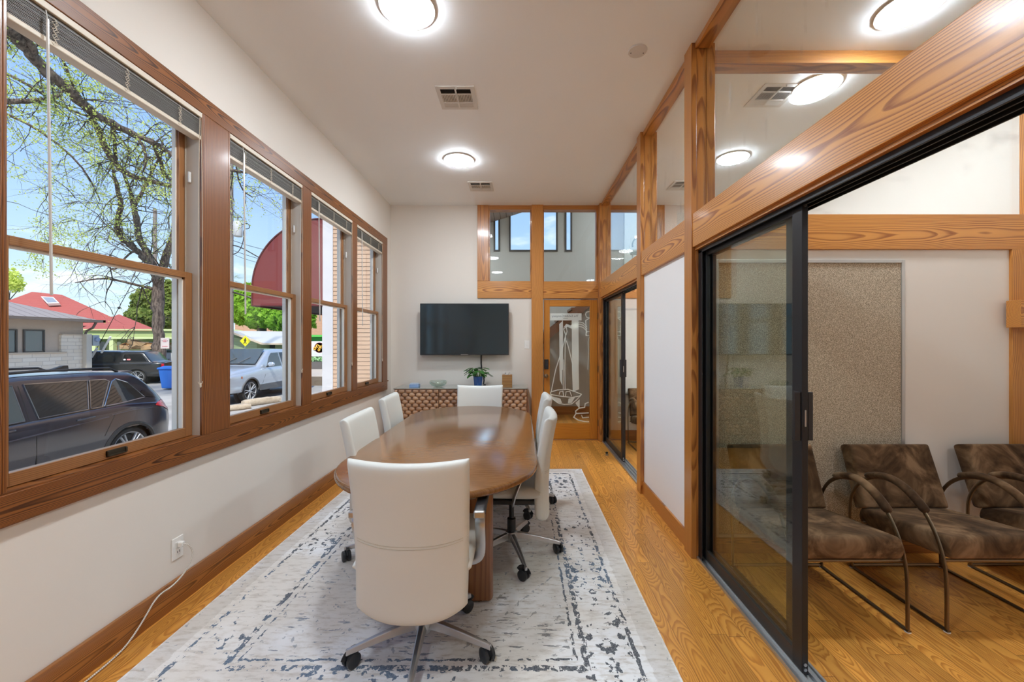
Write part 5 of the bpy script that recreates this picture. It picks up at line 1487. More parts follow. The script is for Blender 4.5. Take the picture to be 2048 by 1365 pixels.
# ---- blue recycling bin
bx_, by_ = at(343, 0, 18.7).x, 18.7
t = thing('recycling_bin', 'bright blue wheeled recycling bin behind the black pickup', 'bin', (bx_, by_, G))
BB = plain('blue_bin_plastic', (.03, .17, .62), .4)
vs = []
for z, hw in ((G + .06, .25), (G + .95, .33)): vs += [(bx_ - hw, by_ - hw, z), (bx_ + hw, by_ - hw, z), (bx_ + hw, by_ + hw, z), (bx_ - hw, by_ + hw, z)]
MB().add(vs, [(3, 2, 1, 0), (4, 5, 6, 7), (0, 1, 5, 4), (1, 2, 6, 5), (2, 3, 7, 6), (3, 0, 4, 7)]).build('bin_body', BB, parent=t, bev=.03)
MB().prism([(by_ - .38, G + .95), (by_ + .38, G + .95), (by_ + .36, G + 1.03), (by_, G + 1.09), (by_ - .36, G + 1.02)], 'x', bx_ - .36, bx_ + .36).build('lid', BB, parent=t, bev=.02)
for s in (-1, 1): MB().lathe([(.12, bx_ + s * .24), (.12, bx_ + s * .30)], (0, by_ + .28, G + .12), 18, 'x').build('wheel', BLACK_PL, parent=t)

# ---- dumpster with a painted panel
YD = 24.0
x0, x1 = at(262, 0, YD).x, at(362, 0, YD).x
zt_ = at(0, 701, YD).z; zb_ = G
t = thing('dumpster', 'white and dark green dumpster with a phone number, heaped with cardboard', 'dumpster', ((x0 + x1) / 2, YD + 1, G))
MB().box(x0, x1, YD, YD + 2.2, G + .45, zt_ - .12).build('container', plain('white_panel', (.72, .72, .71), .6), parent=t, bev=.02)
MB().box(x0 - .04, x1 + .04, YD - .05, YD + 2.25, zt_ - .12, zt_).box(x0 - .04, x1 + .04, YD - .03, YD + 2.2, G + .05, G + .45).build('steel_rim', plain('dark_green_steel', (.03, .06, .04), .5), parent=t, bev=.02)
GN = plain('green_print', (.05, .17, .11), .6)
def dpt(x, y): return (at(294 + x / 34.1, 0, YD).x, at(0, 690 + y / 34.1, YD).z)
lg = MB(); ring_ = [dpt(205, 500), dpt(690, 420), dpt(700, 870), dpt(260, 830)]
for a_, b_ in zip(ring_, ring_[1:] + ring_[:1]): lg.tube([(a_[0], YD - .02, a_[1]), (b_[0], YD - .02, b_[1])], .035, 4)
pp = [dpt(240, 530), dpt(480, 500), dpt(480, 640), dpt(250, 640)]
lg.add([(q[0], YD - .03, q[1]) for q in pp], [(0, 1, 2, 3)])
lg.build('logo', GN, parent=t)
DK = plain('dark_print', (.10, .10, .12), .6)
for s_, px in (('85', 570), ('05', 1450)):
    q = dpt(px, 1060); text_mesh(s_, .22, DK, 'phone_number', t, (q[0], YD - .02, q[1]), (R(90), 0, 0), .004, bold=.004)
CARD = plain('cardboard', (.58, .37, .19), .85, var=.12)
for i, (px, py, w_, h_, rot, lb) in enumerate(((258, 693, .7, .45, .05, 'small flattened cardboard box at the left end of the dumpster heap'), (272, 690, .9, .5, -.3, 'tilted cardboard sheet near the left of the dumpster heap'), (284, 687, 1.3, .35, .25, 'largest folded cardboard box on top of the dumpster heap'), (303, 694, .9, .5, -.1, 'cardboard box next to the tree trunk on the dumpster heap'), (343, 694, .8, .5, .2, 'cardboard box right of the tree trunk on the dumpster heap'))):
    c = at(px, py, YD + .8); z_ = c.z
    m_ = MB(); hw = w_ / 2
    m_.box(-hw, hw, -.35, .35, -.12, .10).box(-hw, -hw + .02, -.6, -.35, .02, .04)
    m_.prism([(-hw, .10), (-hw * .2, .10 + h_ * .35), (-hw * .15, .12 + h_ * .35), (-hw * 1.0, .13)], 'y', -.35, .35)
    o = m_.build('cardboard_box', CARD, origin=(0, 0, 0)); o.location = (c.x, YD + .9, max(zt_ - .12, z_ - .05)); o.rotation_euler = (0, rot, rot)
    tag(o, lb, 'box', 'cardboard on the dumpster')

# ---- stone and stucco building on the left
XBL = -21.
def SB(px, py, x=XBL):
    Y = x * F_PX / (px - 1041); return Vector((x, Y, 1.42 - (py - 683) * Y / F_PX))
def stone_wall_mat():
    m, nt, out = new_mat('cut_limestone'); s = nt.sep(nt.obj())
    br = nt.node('ShaderNodeTexBrick'); nt.put(br.inputs['Vector'], nt.comb(nt.m('ADD', s[1], s[0]), s[2], 0.))
    br.inputs['Scale'].default_value = 1.; br.inputs['Brick Width'].default_value = .48; br.inputs['Row Height'].default_value = .17; br.inputs['Mortar Size'].default_value = .010
    br.offset_frequency = 2; br.squash = 1.4; br.squash_frequency = 3
    br.inputs['Color1'].default_value = (.88, .77, .64, 1); br.inputs['Color2'].default_value = (.76, .62, .47, 1); br.inputs['Mortar'].default_value = (.50, .40, .32, 1)
    n = nt.noise(nt.obj(), 6, 4); col = nt.mix(nt.m('MULTIPLY', n, .45), br.outputs['Color'], (.86, .80, .72))
    pbsdf(nt, out, col, .9); return m
ye = SB(166, 0).y; y00 = 4.
bl = thing('roadside_building', 'stucco and limestone building with a metal roof at the far left', 'building', (XBL, ye - 4, G))
STU = plain('stucco', (.56, .44, .345), .9, bump=.1)
zg = 2.42; zs = SB(60, 708).z; sz_ = SB(142, 671).z; sy = SB(118, 0).y
MB().box(XBL - 8, XBL, y00, ye, G, zg).build('wall', STU, parent=bl)
MB().prism([(y00, G), (ye + .05, G), (ye + .05, sz_), (sy, sz_), (sy, zs), (y00, zs)], 'x', XBL, XBL + .10).box(XBL - 3, XBL, ye, ye + .06, G, sz_).build('stone_veneer', stone_wall_mat(), parent=bl)
MB().box(XBL, XBL + .15, y00, sy + .2, zs, zs + .06).box(XBL, XBL + .15, sy, ye + .06, sz_, sz_ + .05).build('stone_cap', plain('cap_stone', (.60, .47, .35), .9), parent=bl)
DKF = plain('dark_window_frame', (.05, .045, .04), .5)
for (a, b) in ((-30, 33), (45, 88)):
    q0, q1 = SB(a, 706), SB(b, 659.5); z0_, z1_ = SB(60, 706).z, SB(60, 659.5).z
    wf = MB().box(XBL + .005, XBL + .05, q0.y, q1.y, z0_, z0_ + .06).box(XBL + .005, XBL + .05, q0.y, q1.y, z1_ - .06, z1_).box(XBL + .005, XBL + .05, q0.y, q0.y + .06, z0_ + .06, z1_ - .06).box(XBL + .005, XBL + .05, q1.y - .06, q1.y, z0_ + .06, z1_ - .06).build('window', DKF, parent=bl)
    MB().box(XBL + .006, XBL + .02, q0.y + .05, q1.y - .05, z0_ + .05, z1_ - .05).build('pane', plain('house_glass', (.07, .09, .10), .08, spec=1.), parent=wf)
def seam_roof():
    m, nt, out = new_mat('standing_seam_metal'); s = nt.sep(nt.obj())
    f = nt.m('FRACT', nt.m('DIVIDE', s[1], .42)); g = nt.m('LESS_THAN', f, .09)
    pbsdf(nt, out, nt.mix(g, (.36, .30, .27), (.13, .10, .09)), .5, .2); return m
XE = XBL + .75; yE = XE * F_PX / (203 - 1041); zE = 1.42 + 41 * yE / F_PX
rise = .37
rf0 = [(XE, y00 - 2, zE), (XE, yE, zE), (XE - 4.5, yE - 4.5, zE + 4.5 * rise), (XE - 4.5, y00 - 2, zE + 4.5 * rise), (XE - 9, yE, zE), (XE - 9, y00 - 2, zE)]
MB().add(rf0, [(0, 1, 2, 3), (1, 4, 2), (3, 2, 4, 5)]).build('roof', seam_roof(), parent=bl)
GUT = plain('gutter_brown', (.16, .12, .10), .5)
MB().box(XE - .02, XE + .10, y00 - 2, yE + .1, zE - .09, zE + .03).box(XE - 9, XE + .10, yE - .02, yE + .1, zE - .09, zE + .03).build('gutter', GUT, parent=bl)
MB().add([(XE, y00 - 2, zE - .05), (XE, yE, zE - .05), (XE - 9, yE, zE - .05), (XE - 9, y00 - 2, zE - .05)], [(0, 1, 2, 3)]).build('soffit', plain('soffit_tan', (.34, .27, .22), .8), parent=bl)
MB().tube([(XE - .05, yE - .2, zE - .08), (XE - .15, yE - .25, zE - .35), (XBL + .2, ye - .02, zE - .50), (XBL + .16, ye - .06, sz_ + .02)], .05, 8).build('downspout', GUT, parent=bl)
MB().box(XBL + .11, XBL + .30, ye - .12, ye + .12, G, sz_ + .06).build('corner_pipe', plain('painted_pipe', (.62, .55, .46), .7), parent=bl)
o = MB().box(XBL + .12, XBL + .32, ye + .16, ye + .46, sz_ - .50, sz_ + .02).build('electric_meter', plain('meter_grey', (.42, .46, .50), .5), parent=bl, bev=.02)
MB().lathe([(0, XBL + .42), (.10, XBL + .41), (.11, XBL + .32)], (0, ye + .31, sz_ - .2), 16, 'x').build('meter_dial', plain('meter_glass', (.30, .36, .50), .1), parent=o, smooth=True)

# ---- green house with the red hipped roof
YH = 33.
def shingle():
    m, nt, out = new_mat('red_shingles'); v = nt.obj(); s = nt.sep(v)
    n = nt.noise(v, 5, 5, .7); f = nt.m('FRACT', nt.m('MULTIPLY', s[2], 5.))
    col = nt.mix(n, (.30, .055, .045), (.42, .105, .085)); col = nt.mix(nt.m('MULTIPLY', nt.m('LESS_THAN', f, .15), .35), col, (.20, .035, .03))
    pbsdf(nt, out, col, .9); return m
RED = shingle()
gh = thing('green_house', 'light green house with a broad red shingle roof and a skylight', 'building', (at(230, 0, YH).x, YH, G))
GRN = plain('pale_green_paint', (.34, .41, .17), .8); GRD = plain('leaf_green_trim', (.15, .22, .07), .8); GRL = plain('cream_green_trim', (.52, .58, .29), .8)
def Q(px, py, y=YH): return at(px, py, y)
w0, w1 = Q(-60, 0).x, Q(372, 0).x
ze = Q(0, 660).z; zf = Q(0, 677).z
MB().prism([(w0, YH), (w1, YH), (at(372, 0, YH + 8).x, YH + 8), (w0 - 8, YH + 8)], 'z', G, ze).build('wall', GRN, parent=gh)
MB().box(w0, w1 + .4, YH - 1.2, YH, zf, ze - .1).build('porch_fascia', GRN, parent=gh)
MB().box(w0, w1 + .5, YH - 1.35, YH - .0, ze - .12, ze + .02).box(w0, w1 + .45, YH - 1.28, YH - 0, zf - .06, zf + .10).build('trim_board', GRL, parent=gh)
MB().box(w0, w1 + .4, YH - .05, YH + .1, zf - .5, zf - .06).build('frieze', GRD, parent=gh)
for a, b in ((183, 212), (295, 318)):
    q0, q1 = Q(a, 705), Q(b, 684)
    MB().box(q0.x, q1.x, YH - .08, YH - .02, q0.z, q1.z).build('window', plain('house_glass_dark', (.05, .055, .055), .15, spec=.8), parent=gh)
for a in (218, 252, 345):
    q0 = Q(a, 0); MB().box(q0.x - .16, q0.x + .16, YH - 1.2, YH - .9, G, zf).build('porch_post', GRL, parent=gh)
q0, q1 = Q(227, 704), Q(243, 684)
MB().box(q0.x, q1.x, YH - .1, YH - .02, q0.z, q1.z).build('door_panel', plain('pale_panel', (.60, .60, .50), .7), parent=gh)
MB().box(q0.x, (q0.x + q1.x) / 2 + .1, YH - .14, YH - .1, q0.z, q1.z - .3).build('notice', plain('orange_notice', (.62, .16, .06), .6), parent=gh)
# front hip (lower, right) and the main hip (higher, left)
pk = Q(238, 629, YH + 3.5); e0, e1 = Q(150, 661, YH - 1.4), Q(318, 662, YH - 1.4)
MB().add([tuple(e0), tuple(e1), tuple(pk), (at(322, 0, YH + 9).x, YH + 9, e1.z), (at(160, 0, YH + 9).x, YH + 9, e0.z)], [(0, 1, 2), (1, 3, 2), (4, 0, 2), (3, 4, 2)]).build('roof', RED, parent=gh)
r0, r1 = Q(64, 584, YH + 9), Q(124, 590, YH + 9); b0, b1 = Q(-120, 652, YH + 3), Q(262, 652, YH + 3)
MB().add([tuple(b0), tuple(b1), tuple(r1), tuple(r0), (at(258, 0, YH + 14).x, YH + 14, b1.z), (at(-100, 0, YH + 14).x, YH + 14, b0.z)], [(0, 1, 2, 3), (1, 4, 2), (5, 0, 3), (4, 5, 3, 2)]).build('roof', RED, parent=gh)
# skylight lying in the roof plane
def onroof(px, py):
    n_ = (Vector(b1) - Vector(b0)).cross(Vector(r0) - Vector(b0)); o_ = Vector((0, 0, 1.42)); d_ = at(px, py, 10) - o_
    return o_ + d_ * ((Vector(b0) - o_).dot(n_) / d_.dot(n_))
sk_ = [onroof(*q) for q in ((85, 598), (110, 599), (122, 611), (98, 612))]
up = Vector((0, -.15, .22))
MB().add([tuple(p) for p in sk_] + [tuple(p + up) for p in sk_], [(0, 1, 2, 3), (4, 5, 6, 7), (0, 1, 5, 4), (1, 2, 6, 5), (2, 3, 7, 6), (3, 0, 4, 7)]).build('skylight', plain('skylight_frame', (.72, .66, .62), .5), parent=gh)
c_ = sum(sk_, Vector()) / 4; up2 = up * 1.05
MB().add([tuple(c_ + (p - c_) * .8 + up2) for p in sk_], [(0, 1, 2, 3)]).build('skylight_pane', plain('skylight_glass', (.25, .27, .30), .2), parent=gh)

# ---- pale green house with white metal roof behind the silver pickup
YM = 29.
def S(px, py, y=YM): return at(px, py, y)
wh = thing('low_green_house', 'low pale green clapboard house with a white metal roof behind the silver pickup', 'building', (S(520, 0).x, YM, G))
def gsid():
    m, nt, out = new_mat('green_siding'); s = nt.sep(nt.obj()); f = nt.m('FRACT', nt.m('MULTIPLY', s[2], 5.5))
    pbsdf(nt, out, nt.mix(nt.m('MULTIPLY', nt.m('LESS_THAN', f, .12), .5), (.46, .56, .30), (.24, .30, .15)), .8); return m
gx0, gx1 = S(440, 0).x, S(514, 0).x
MB().prism([(gx0 - 3, G), (gx1, G), (gx1, S(0, 684).z), (gx0 - 3, S(0, 655).z)], 'y', YM, YM + 6).build('wall', gsid(), parent=wh)
MB().box(gx1, S(592, 0).x, YM + 1.5, YM + 6, G, S(0, 684).z).build('wall', gsid(), parent=wh)
for a, b in ((520, 529), (541, 550)):
    MB().box(S(a, 0, YM + 1.5).x, S(b, 0, YM + 1.5).x, YM + 1.42, YM + 1.5, S(0, 712).z, S(0, 689).z).build('window', plain('house_glass_dark', (.05, .055, .055), .15, spec=.8), parent=wh)
rf = [S(455, 661, YM - .6), S(525, 687, YM - .6), S(594, 687, YM - .6), S(620, 664, YM + 5), S(475, 662, YM + 5)]
MB().add([tuple(p) for p in rf], [(0, 1, 2, 3, 4)]).build('roof', plain('white_metal_roof', (.62, .60, .62), .4), parent=wh)
MB().tube([tuple(rf[0] - Vector((0, .02, .04))), tuple(rf[1] - Vector((0, .02, .04)))], .09, 4).tube([tuple(rf[1] - Vector((0, .02, .05))), tuple(rf[2] - Vector((0, .02, .05)))], .08, 4).build('fascia', plain('cream_fascia', (.62, .52, .40), .7), parent=wh)
fx0, fx1 = at(462, 0, 26).x, at(578, 0, 26).x
fe = MB(); x_ = fx0; k = 0
while x_ < fx1:
    fe.box(x_, x_ + .14, 26, 26.03, G, at(0, 699 - (x_ - fx0) * .3, 26).z + random.uniform(-.02, .02)); x_ += .15
f_ = thing('wooden_fence', 'dark reddish brown board fence between the pickup and the green house', 'fence', ((fx0 + fx1) / 2, 26, G))
fe.build('fence_boards', plain('fence_brown', (.12, .045, .035), .8, var=.3, vscale=3), parent=f_)
MB().box(fx0, fx1, 26.03, 26.08, .55, .63).box(fx0, fx1, 26.03, 26.08, -.4, -.32).build('fence_rail', plain('fence_brown', (.12, .045, .035), .8), parent=f_)

# ---- pedestrian crossing sign
ps = at(490.5, 682.5, 25.2)
t = thing('crossing_sign', 'yellow diamond pedestrian crossing sign on a post behind the silver pickup', 'sign', (ps.x - .12, 25.2, G))
MB().tube([(ps.x - .22, 25.26, G), (ps.x, 25.26, ps.z + .3)], .03, 8).build('post', STEEL, parent=t)
hd = .345
sg = MB().prism([(ps.x - hd, ps.z), (ps.x, ps.z - hd), (ps.x + hd, ps.z), (ps.x, ps.z + hd)], 'y', 25.20, 25.215).build('sign_plate', plain('sign_yellow', (.85, .78, .02), .5), parent=t, bev=.002)
mn = MB(); yy = 25.185; u_ = .011
def L_(a, b, r): mn.tube([(ps.x + a[0] * u_, yy, ps.z + a[1] * u_), (ps.x + b[0] * u_, yy, ps.z + b[1] * u_)], r, 6)
mn.ball((ps.x + .5 * u_, yy, ps.z + 15 * u_), (.035, .01, .035), 8, 6)
L_((0, 11), (0, 0), .038); L_((0, 0), (4, -9), .020); L_((4, -9), (6, -16), .018); L_((0, 0), (-4, -8), .020); L_((-4, -8), (-8, -15), .018); L_((1, 10), (7, 4), .016); L_((-1, 10), (-7, 4), .016)
mn.build('walking_figure', plain('sign_black', (.01, .01, .01), .6), parent=sg)

# ---- utility pole with transformer and wires
up_ = at(460.5, 0, 22); px_, py_ = up_.x, 22
t = thing('utility_pole', 'weathered utility pole with a grey transformer beside the thick window post', 'utility pole', (px_, py_, G))
MB().tube([(px_, py_, G), (px_ + .02, py_, 13.5)], [.16, .12], 12).build('pole', plain('weathered_pole_wood', (.22, .185, .165), .9, var=.25, vscale=12), parent=t, smooth=True)
tz = at(0, 458, 22).z; tx = px_ + .42
MB().lathe([(0, tz - .42), (.20, tz - .42), (.22, tz - .38), (.22, tz + .34), (.19, tz + .40), (0, tz + .42)], (tx, py_, 0), 20).build('transformer', plain('transformer_grey', (.50, .51, .52), .5), parent=t, smooth=True)
MB().lathe([(0, tz + .42), (.05, tz + .42), (.06, tz + .5), (.03, tz + .55), (.05, tz + .6), (0, tz + .66)], (tx, py_, 0), 12).build('insulator', STEEL, parent=t)
MB().box(px_, tx, py_ - .04, py_ + .04, tz + .2, tz + .26).box(px_, tx, py_ - .04, py_ + .04, tz - .3, tz - .24).box(px_, tx + .2, py_ - .05, py_ + .05, tz + .62, tz + .68).build('bracket', STEEL, parent=t)
def wire(pts, r, label, name='overhead_wire', g='overhead wires'):
    P = [Vector(p) for p in pts]
    for _ in range(3):
        Q_ = [P[0]]
        for i in range(len(P) - 1): Q_ += [P[i] * .75 + P[i + 1] * .25, P[i] * .25 + P[i + 1] * .75]
        P = Q_ + [P[-1]]
    tag(MB().tube(P, r, 5).build(name, BLACK_PL, smooth=True), label, 'wire', g)
wire([at(462, 490, 22), at(480, 494, 22), at(502, 506, 22), at(560, 540, 22), at(640, 600, 24)], .030, 'thickest overhead wire running from the pole down behind the awning')
wire([at(462, 480, 22), at(500, 493, 23), at(580, 512, 26), at(660, 525, 28)], .014, 'topmost thin overhead wire above the awning edge')
wire([at(462, 500, 22), at(500, 513, 23), at(570, 533, 26), at(650, 548, 28)], .014, 'middle thin overhead wire beside the awning')
wire([at(462, 507, 22), at(490, 519, 23), at(540, 532, 25), at(640, 550, 28)], .012, 'lowest thin overhead wire beside the awning')
wire([at(462, 583, 22), at(480, 589, 22), at(505, 597, 22), at(560, 612, 23)], .045, 'thick black cable sagging below the awning edge')
wire([at(483, 450, 22), at(497, 446, 21.8), at(500, 458, 21.8), at(486, 458, 22), at(488, 480, 22), at(478, 505, 22), at(463, 510, 22)], .022, 'looped black cable under the grey transformer', 'transformer_cable')
wire([at(182, 718, 20.5), at(210, 668, 20), at(238, 615, 19.5), at(268, 560, 19), at(300, 520, 18)], .014, 'guy wire rising from the black pickup towards the tree')
t = thing('guy_wire_guard', 'long white plastic guard sleeve on the guy wire above the black pickup', 'sleeve', tuple(at(190, 710, 19.9)))
MB().tube([at(203, 706, 20.0), at(221, 674, 19.8)], .045, 8).build('sleeve', WHITE_PL, parent=t)
MB().tube([at(183, 715, 20.0), at(194, 697, 19.9)], .05, 8).build('sleeve', WHITE_PL, parent=t)
MB().ball(at(238, 616, 19.5), .06, 8, 6).build('strain_insulator', BLACK_PL, parent=t)
# second far pole seen between the branches
q = at(310, 0, 50)
tag(MB().tube([(q.x, 50, G), (q.x, 50, at(0, 418, 50).z)], .20, 8).build('utility_pole', plain('weathered_pole_wood', (.22, .185, .165), .9), smooth=True), 'thin distant utility pole behind the big tree branches', 'utility pole')

# ---- green sign building seen between the awning and the white corner
YK = 27.
q0, q1 = at(608, 0, YK), at(668, 0, YK)
t = thing('sign_kiosk', 'bright green kiosk with a white sign bearing a maroon round logo', 'kiosk', ((q0.x + q1.x) / 2, YK, G))
kz = lambda py: at(0, py, YK).z
MB().box(q0.x, q1.x, YK + .3, YK + 3, G, kz(672)).build('kiosk_body', plain('kiosk_green', (.02, .22, .03), .6), parent=t)
MB().box(q0.x - .2, q1.x + .2, YK, YK + 3.2, kz(674), kz(670)).build('roof_edge', plain('bright_green_edge', (.12, .55, .10), .5), parent=t)
sb = MB().box(q0.x, q1.x, YK, YK + .25, kz(713.5), kz(683)).build('sign_board', plain('sign_white', (.78, .78, .76), .5), parent=t)
lc = at(639, 695.8, YK); MAR = plain('maroon_print', (.25, .01, .035), .5); YEL = plain('yellow_print', (.80, .42, .03), .5)
MB().lathe([(0, YK - .01), (.345, YK - .01), (.345, YK)], (lc.x, 0, lc.z), 32, 'y').build('logo_disc', MAR, parent=sb)
MB().lathe([(.300, YK - .012), (.322, YK - .012)], (lc.x, 0, lc.z), 32, 'y').build('logo_ring', plain('pink_print', (.55, .14, .25), .5), parent=sb)
lt = MB(); s_ = .0475 / 17.05 * 34 * .3375 / .3375
def kp_(x, y): return (at(618 + x / 17.05, 660 + y / 17.05, YK))
def stroke(pts, r=.035):
    lt.tube([(p.x, YK - .035, p.z) for p in pts], r, 6)
def ringl(cx_, cy_, r_, a0=0, a1=360):
    stroke([kp_(cx_ + r_ * math.cos(R(a0 + (a1 - a0) * i / 12)), cy_ + r_ * math.sin(R(a0 + (a1 - a0) * i / 12))) for i in range(13)])
ringl(208, 640, 38); stroke([kp_(235, 560), kp_(300, 610)]); stroke([kp_(250, 520), kp_(290, 570)]); stroke([kp_(275, 510), kp_(330, 520), kp_(340, 560)])
stroke([kp_(370, 540), kp_(345, 650)]); ringl(350, 690, 32); stroke([kp_(370, 600), kp_(430, 640)]); stroke([kp_(380, 550), kp_(440, 600), kp_(470, 540), kp_(440, 530)]); stroke([kp_(500, 560), kp_(510, 610)])
lt.build('logo_letters', YEL, parent=sb)
MB().box(q0.x, q1.x, YK - 1.2, YK - .3, G, kz(723)).build('planter', plain('dark_planter', (.11, .10, .10), .8), parent=t)
pl_ = MB(); rr = random.Random(8)
for i in range(260):
    c = Vector((rr.uniform(q0.x, q1.x), rr.uniform(YK - 1.2, YK - .4), kz(723) + rr.uniform(0, .28))); d1 = Vector((rr.uniform(-1, 1), rr.uniform(-1, 1), rr.uniform(0, 1))).normalized() * .12; d2 = d1.orthogonal().normalized() * .04
    pl_.add([c - d2, c + d2, c + d1 + d2 * .3, c + d1 - d2 * .3], [(0, 1, 2, 3)])
tag(pl_.build('planter_foliage', plain('pale_green_leaf', (.28, .50, .22), .6, var=.5, vscale=20)), 'bushy green plants in the dark planter below the white sign', 'plants', kind='stuff')
st(MB().box(-14, -8.5, 20.2, 20.6, G, G + .42).build('trim_retaining_curb', plain('brown_curb', (.16, .12, .09), .9)))
st(MB().box(-18, -8, 20.6, 27, G + .0, G + .44).build('ground_sidewalk', plain('warm_concrete', (.52, .43, .36), .9)))
# big tan building far behind
YN = 48.
tan = thing('distant_brick_building', 'large tan brick building far behind the green trees', 'building', (at(560, 0, YN).x, YN, G))
def brick():
    m, nt, out = new_mat('tan_brick'); s = nt.sep(nt.obj()); n = nt.noise(nt.comb(s[0], 0., nt.m('MULTIPLY', s[2], 3)), 2.5, 4)
    f = nt.m('FRACT', nt.m('MULTIPLY', s[2], 3.)); col = nt.mix(n, (.50, .28, .17), (.62, .38, .25))
    pbsdf(nt, out, nt.mix(nt.m('MULTIPLY', nt.m('LESS_THAN', f, .15), .3), col, (.35, .2, .13)), .9); return m
MB().box(at(470, 0, YN).x, at(720, 0, YN).x, YN, YN + 8, G, at(0, 575, YN).z).build('wall', brick(), parent=tan)
MB().box(at(468, 0, YN).x, at(722, 0, YN).x, YN - .2, YN + 8, at(0, 575, YN).z, at(0, 571, YN).z).build('parapet', plain('parapet_tan', (.5, .36, .26), .8), parent=tan)
# far horizon strip of ground is the street itself; a stop sign pole by the bin
# ---- trees
def bark_mat(name, a, b):
    m, nt, out = new_mat(name); s = nt.sep(nt.obj()); n = nt.noise(nt.comb(nt.m('MULTIPLY', s[0], 14), nt.m('MULTIPLY', s[1], 14), nt.m('MULTIPLY', s[2], 3)), 1., 4, .65)
    pbsdf(nt, out, nt.mix(nt.sstep(n, .35, .65), a, b), .95, 0, 0, nt.bump(n, .8, .04)); return m
BARK = bark_mat('grey_brown_bark', (.060, .042, .036), (.22, .165, .135))
BARK2 = bark_mat('dark_bark', (.035, .028, .022), (.10, .08, .065))
def leaf_mat(name, c0, c1):
    m, nt, out = new_mat(name); v = nt.obj(); n = nt.noise(v, 1.4, 3); n2 = nt.white(nt.node('ShaderNodeNewGeometry').outputs['Normal'])
    col = nt.mix(nt.m('ADD', nt.m('MULTIPLY', nt.sstep(n, .3, .7), .6), nt.m('MULTIPLY', n2, .4)), c0, c1)
    d_ = nt.node('ShaderNodeBsdfDiffuse'); t_ = nt.node('ShaderNodeBsdfTranslucent'); nt.put(d_.inputs[0], col); nt.put(t_.inputs[0], col)
    mx = nt.node('ShaderNodeMixShader'); mx.inputs[0].default_value = .5; nt.l.new(d_.outputs[0], mx.inputs[1]); nt.l.new(t_.outputs[0], mx.inputs[2]); nt.l.new(mx.outputs[0], out.inputs[0]); return m
LEAFY = leaf_mat('spring_leaf', (.55, .62, .10), (.75, .85, .28))
LEAFG = leaf_mat('green_leaf', (.16, .36, .03), (.46, .72, .10))
LEAFD = leaf_mat('dull_leaf', (.12, .20, .04), (.40, .46, .14))

big = thing('street_tree', 'large spreading tree with bare dark limbs and sparse spring leaves outside the left window', 'tree', tuple(at(318, 0, 23.2))[:2] + (G,))
rr = random.Random(11)
def smooth_path(pts, it=2):
    P = [Vector(p) for p in pts]; 
    for _ in range(it):
        Q_ = [P[0]]
        for i in range(len(P) - 1): Q_ += [P[i] * .75 + P[i + 1] * .25, P[i] * .25 + P[i + 1] * .75]
        P = Q_ + [P[-1]]
    return P
limbs = []
def limb(pts, name='limb', seg=9):
    """pts: (px, py, depth, width in px of the photograph)"""
    P4 = [list(at(a, b, d_)) + [w_ * d_ / F_PX / 2] for a, b, d_, w_ in pts]
    Pv = [Vector(p) for p in P4]
    for _ in range(2):
        Q_ = [Pv[0]]
        for i in range(len(Pv) - 1): Q_ += [Pv[i] * .75 + Pv[i + 1] * .25, Pv[i] * .25 + Pv[i + 1] * .75]
        Pv = Q_ + [Pv[-1]]
    path = [Vector(p[:3]) for p in Pv]; rad = [p[3] * (1 + rr.uniform(-.12, .12)) for p in Pv]
    path = [p + Vector((rr.uniform(-1, 1), rr.uniform(-1, 1), rr.uniform(-1, 1))) * r * .22 for p, r in zip(path, rad)]
    MB().tube(path, rad, seg).build(name, BARK, parent=big, smooth=True)
    limbs.append((path, rad)); return path
d0 = 23.2
limb([(322, 760, d0, 30), (319, 728, d0, 24), (317, 690, d0, 19), (318, 640, d0, 19), (315, 600, d0, 19), (317, 560, d0, 20), (322, 540, d0, 20)], 'trunk', 12)
limb([(317, 562, d0, 15), (300, 535, 22.8, 13), (283, 510, 22.4, 12), (262, 492, 22.0, 11), (243, 478, 21.6, 10), (232, 458, 21.2, 10), (238, 432, 20.8, 10), (243, 405, 20.4, 9), (236, 380, 20.0, 8), (228, 350, 19.2, 5), (222, 310, 18.7, 3)])
limb([(317, 555, d0, 14), (293, 505, 22.6, 11), (277, 478, 22.2, 11), (274, 445, 21.8, 10), (268, 415, 21.4, 9), (262, 385, 21.0, 7), (250, 355, 20.2, 5), (240, 330, 19.2, 3)])
limb([(322, 550, d0, 15), (334, 510, 23.2, 13), (345, 478, 23.2, 11), (352, 430, 23.2, 9), (362, 380, 23.2, 7), (372, 330, 22.7, 5), (420, 300, 22.2, 4)])
limb([(268, 415, 21.4, 6), (285, 385, 21.2, 6), (300, 350, 21.2, 5), (322, 310, 21.2, 4), (325, 280, 21.2, 3)])
limb([(420, 395, 15, 6), (372, 382, 14.5, 8), (348, 374, 14, 9), (300, 362, 13.6, 9), (262, 352, 13.3, 10), (236, 335, 13, 11), (212, 300, 12.7, 11), (196, 262, 12.3, 10), (183, 236, 12, 10)])
limb([(-60, -20, 9, 34), (-10, 20, 9.5, 32), (20, 60, 10, 28), (60, 105, 10.6, 24), (100, 150, 11, 21), (142, 182, 11.4, 20), (180, 222, 12, 17), (227, 250, 12.6, 14), (270, 270, 13, 12), (306, 284, 13.4, 11), (330, 300, 13.8, 8), (350, 315, 14, 7), (410, 335, 14.5, 6), (475, 342, 15, 7), (497, 346, 15.2, 3)])
limb([(-10, 0, 9, 14), (38, 50, 10, 13), (55, 80, 10.3, 13), (75, 110, 10.6, 11), (62, 95, 10.6, 8)])
limb([(-40, 190, 11, 10), (9, 205, 11, 10), (35, 203, 11, 10), (66, 202, 11.2, 9), (95, 200, 11.4, 8), (113, 194, 11.6, 6), (130, 180, 11.8, 3)])
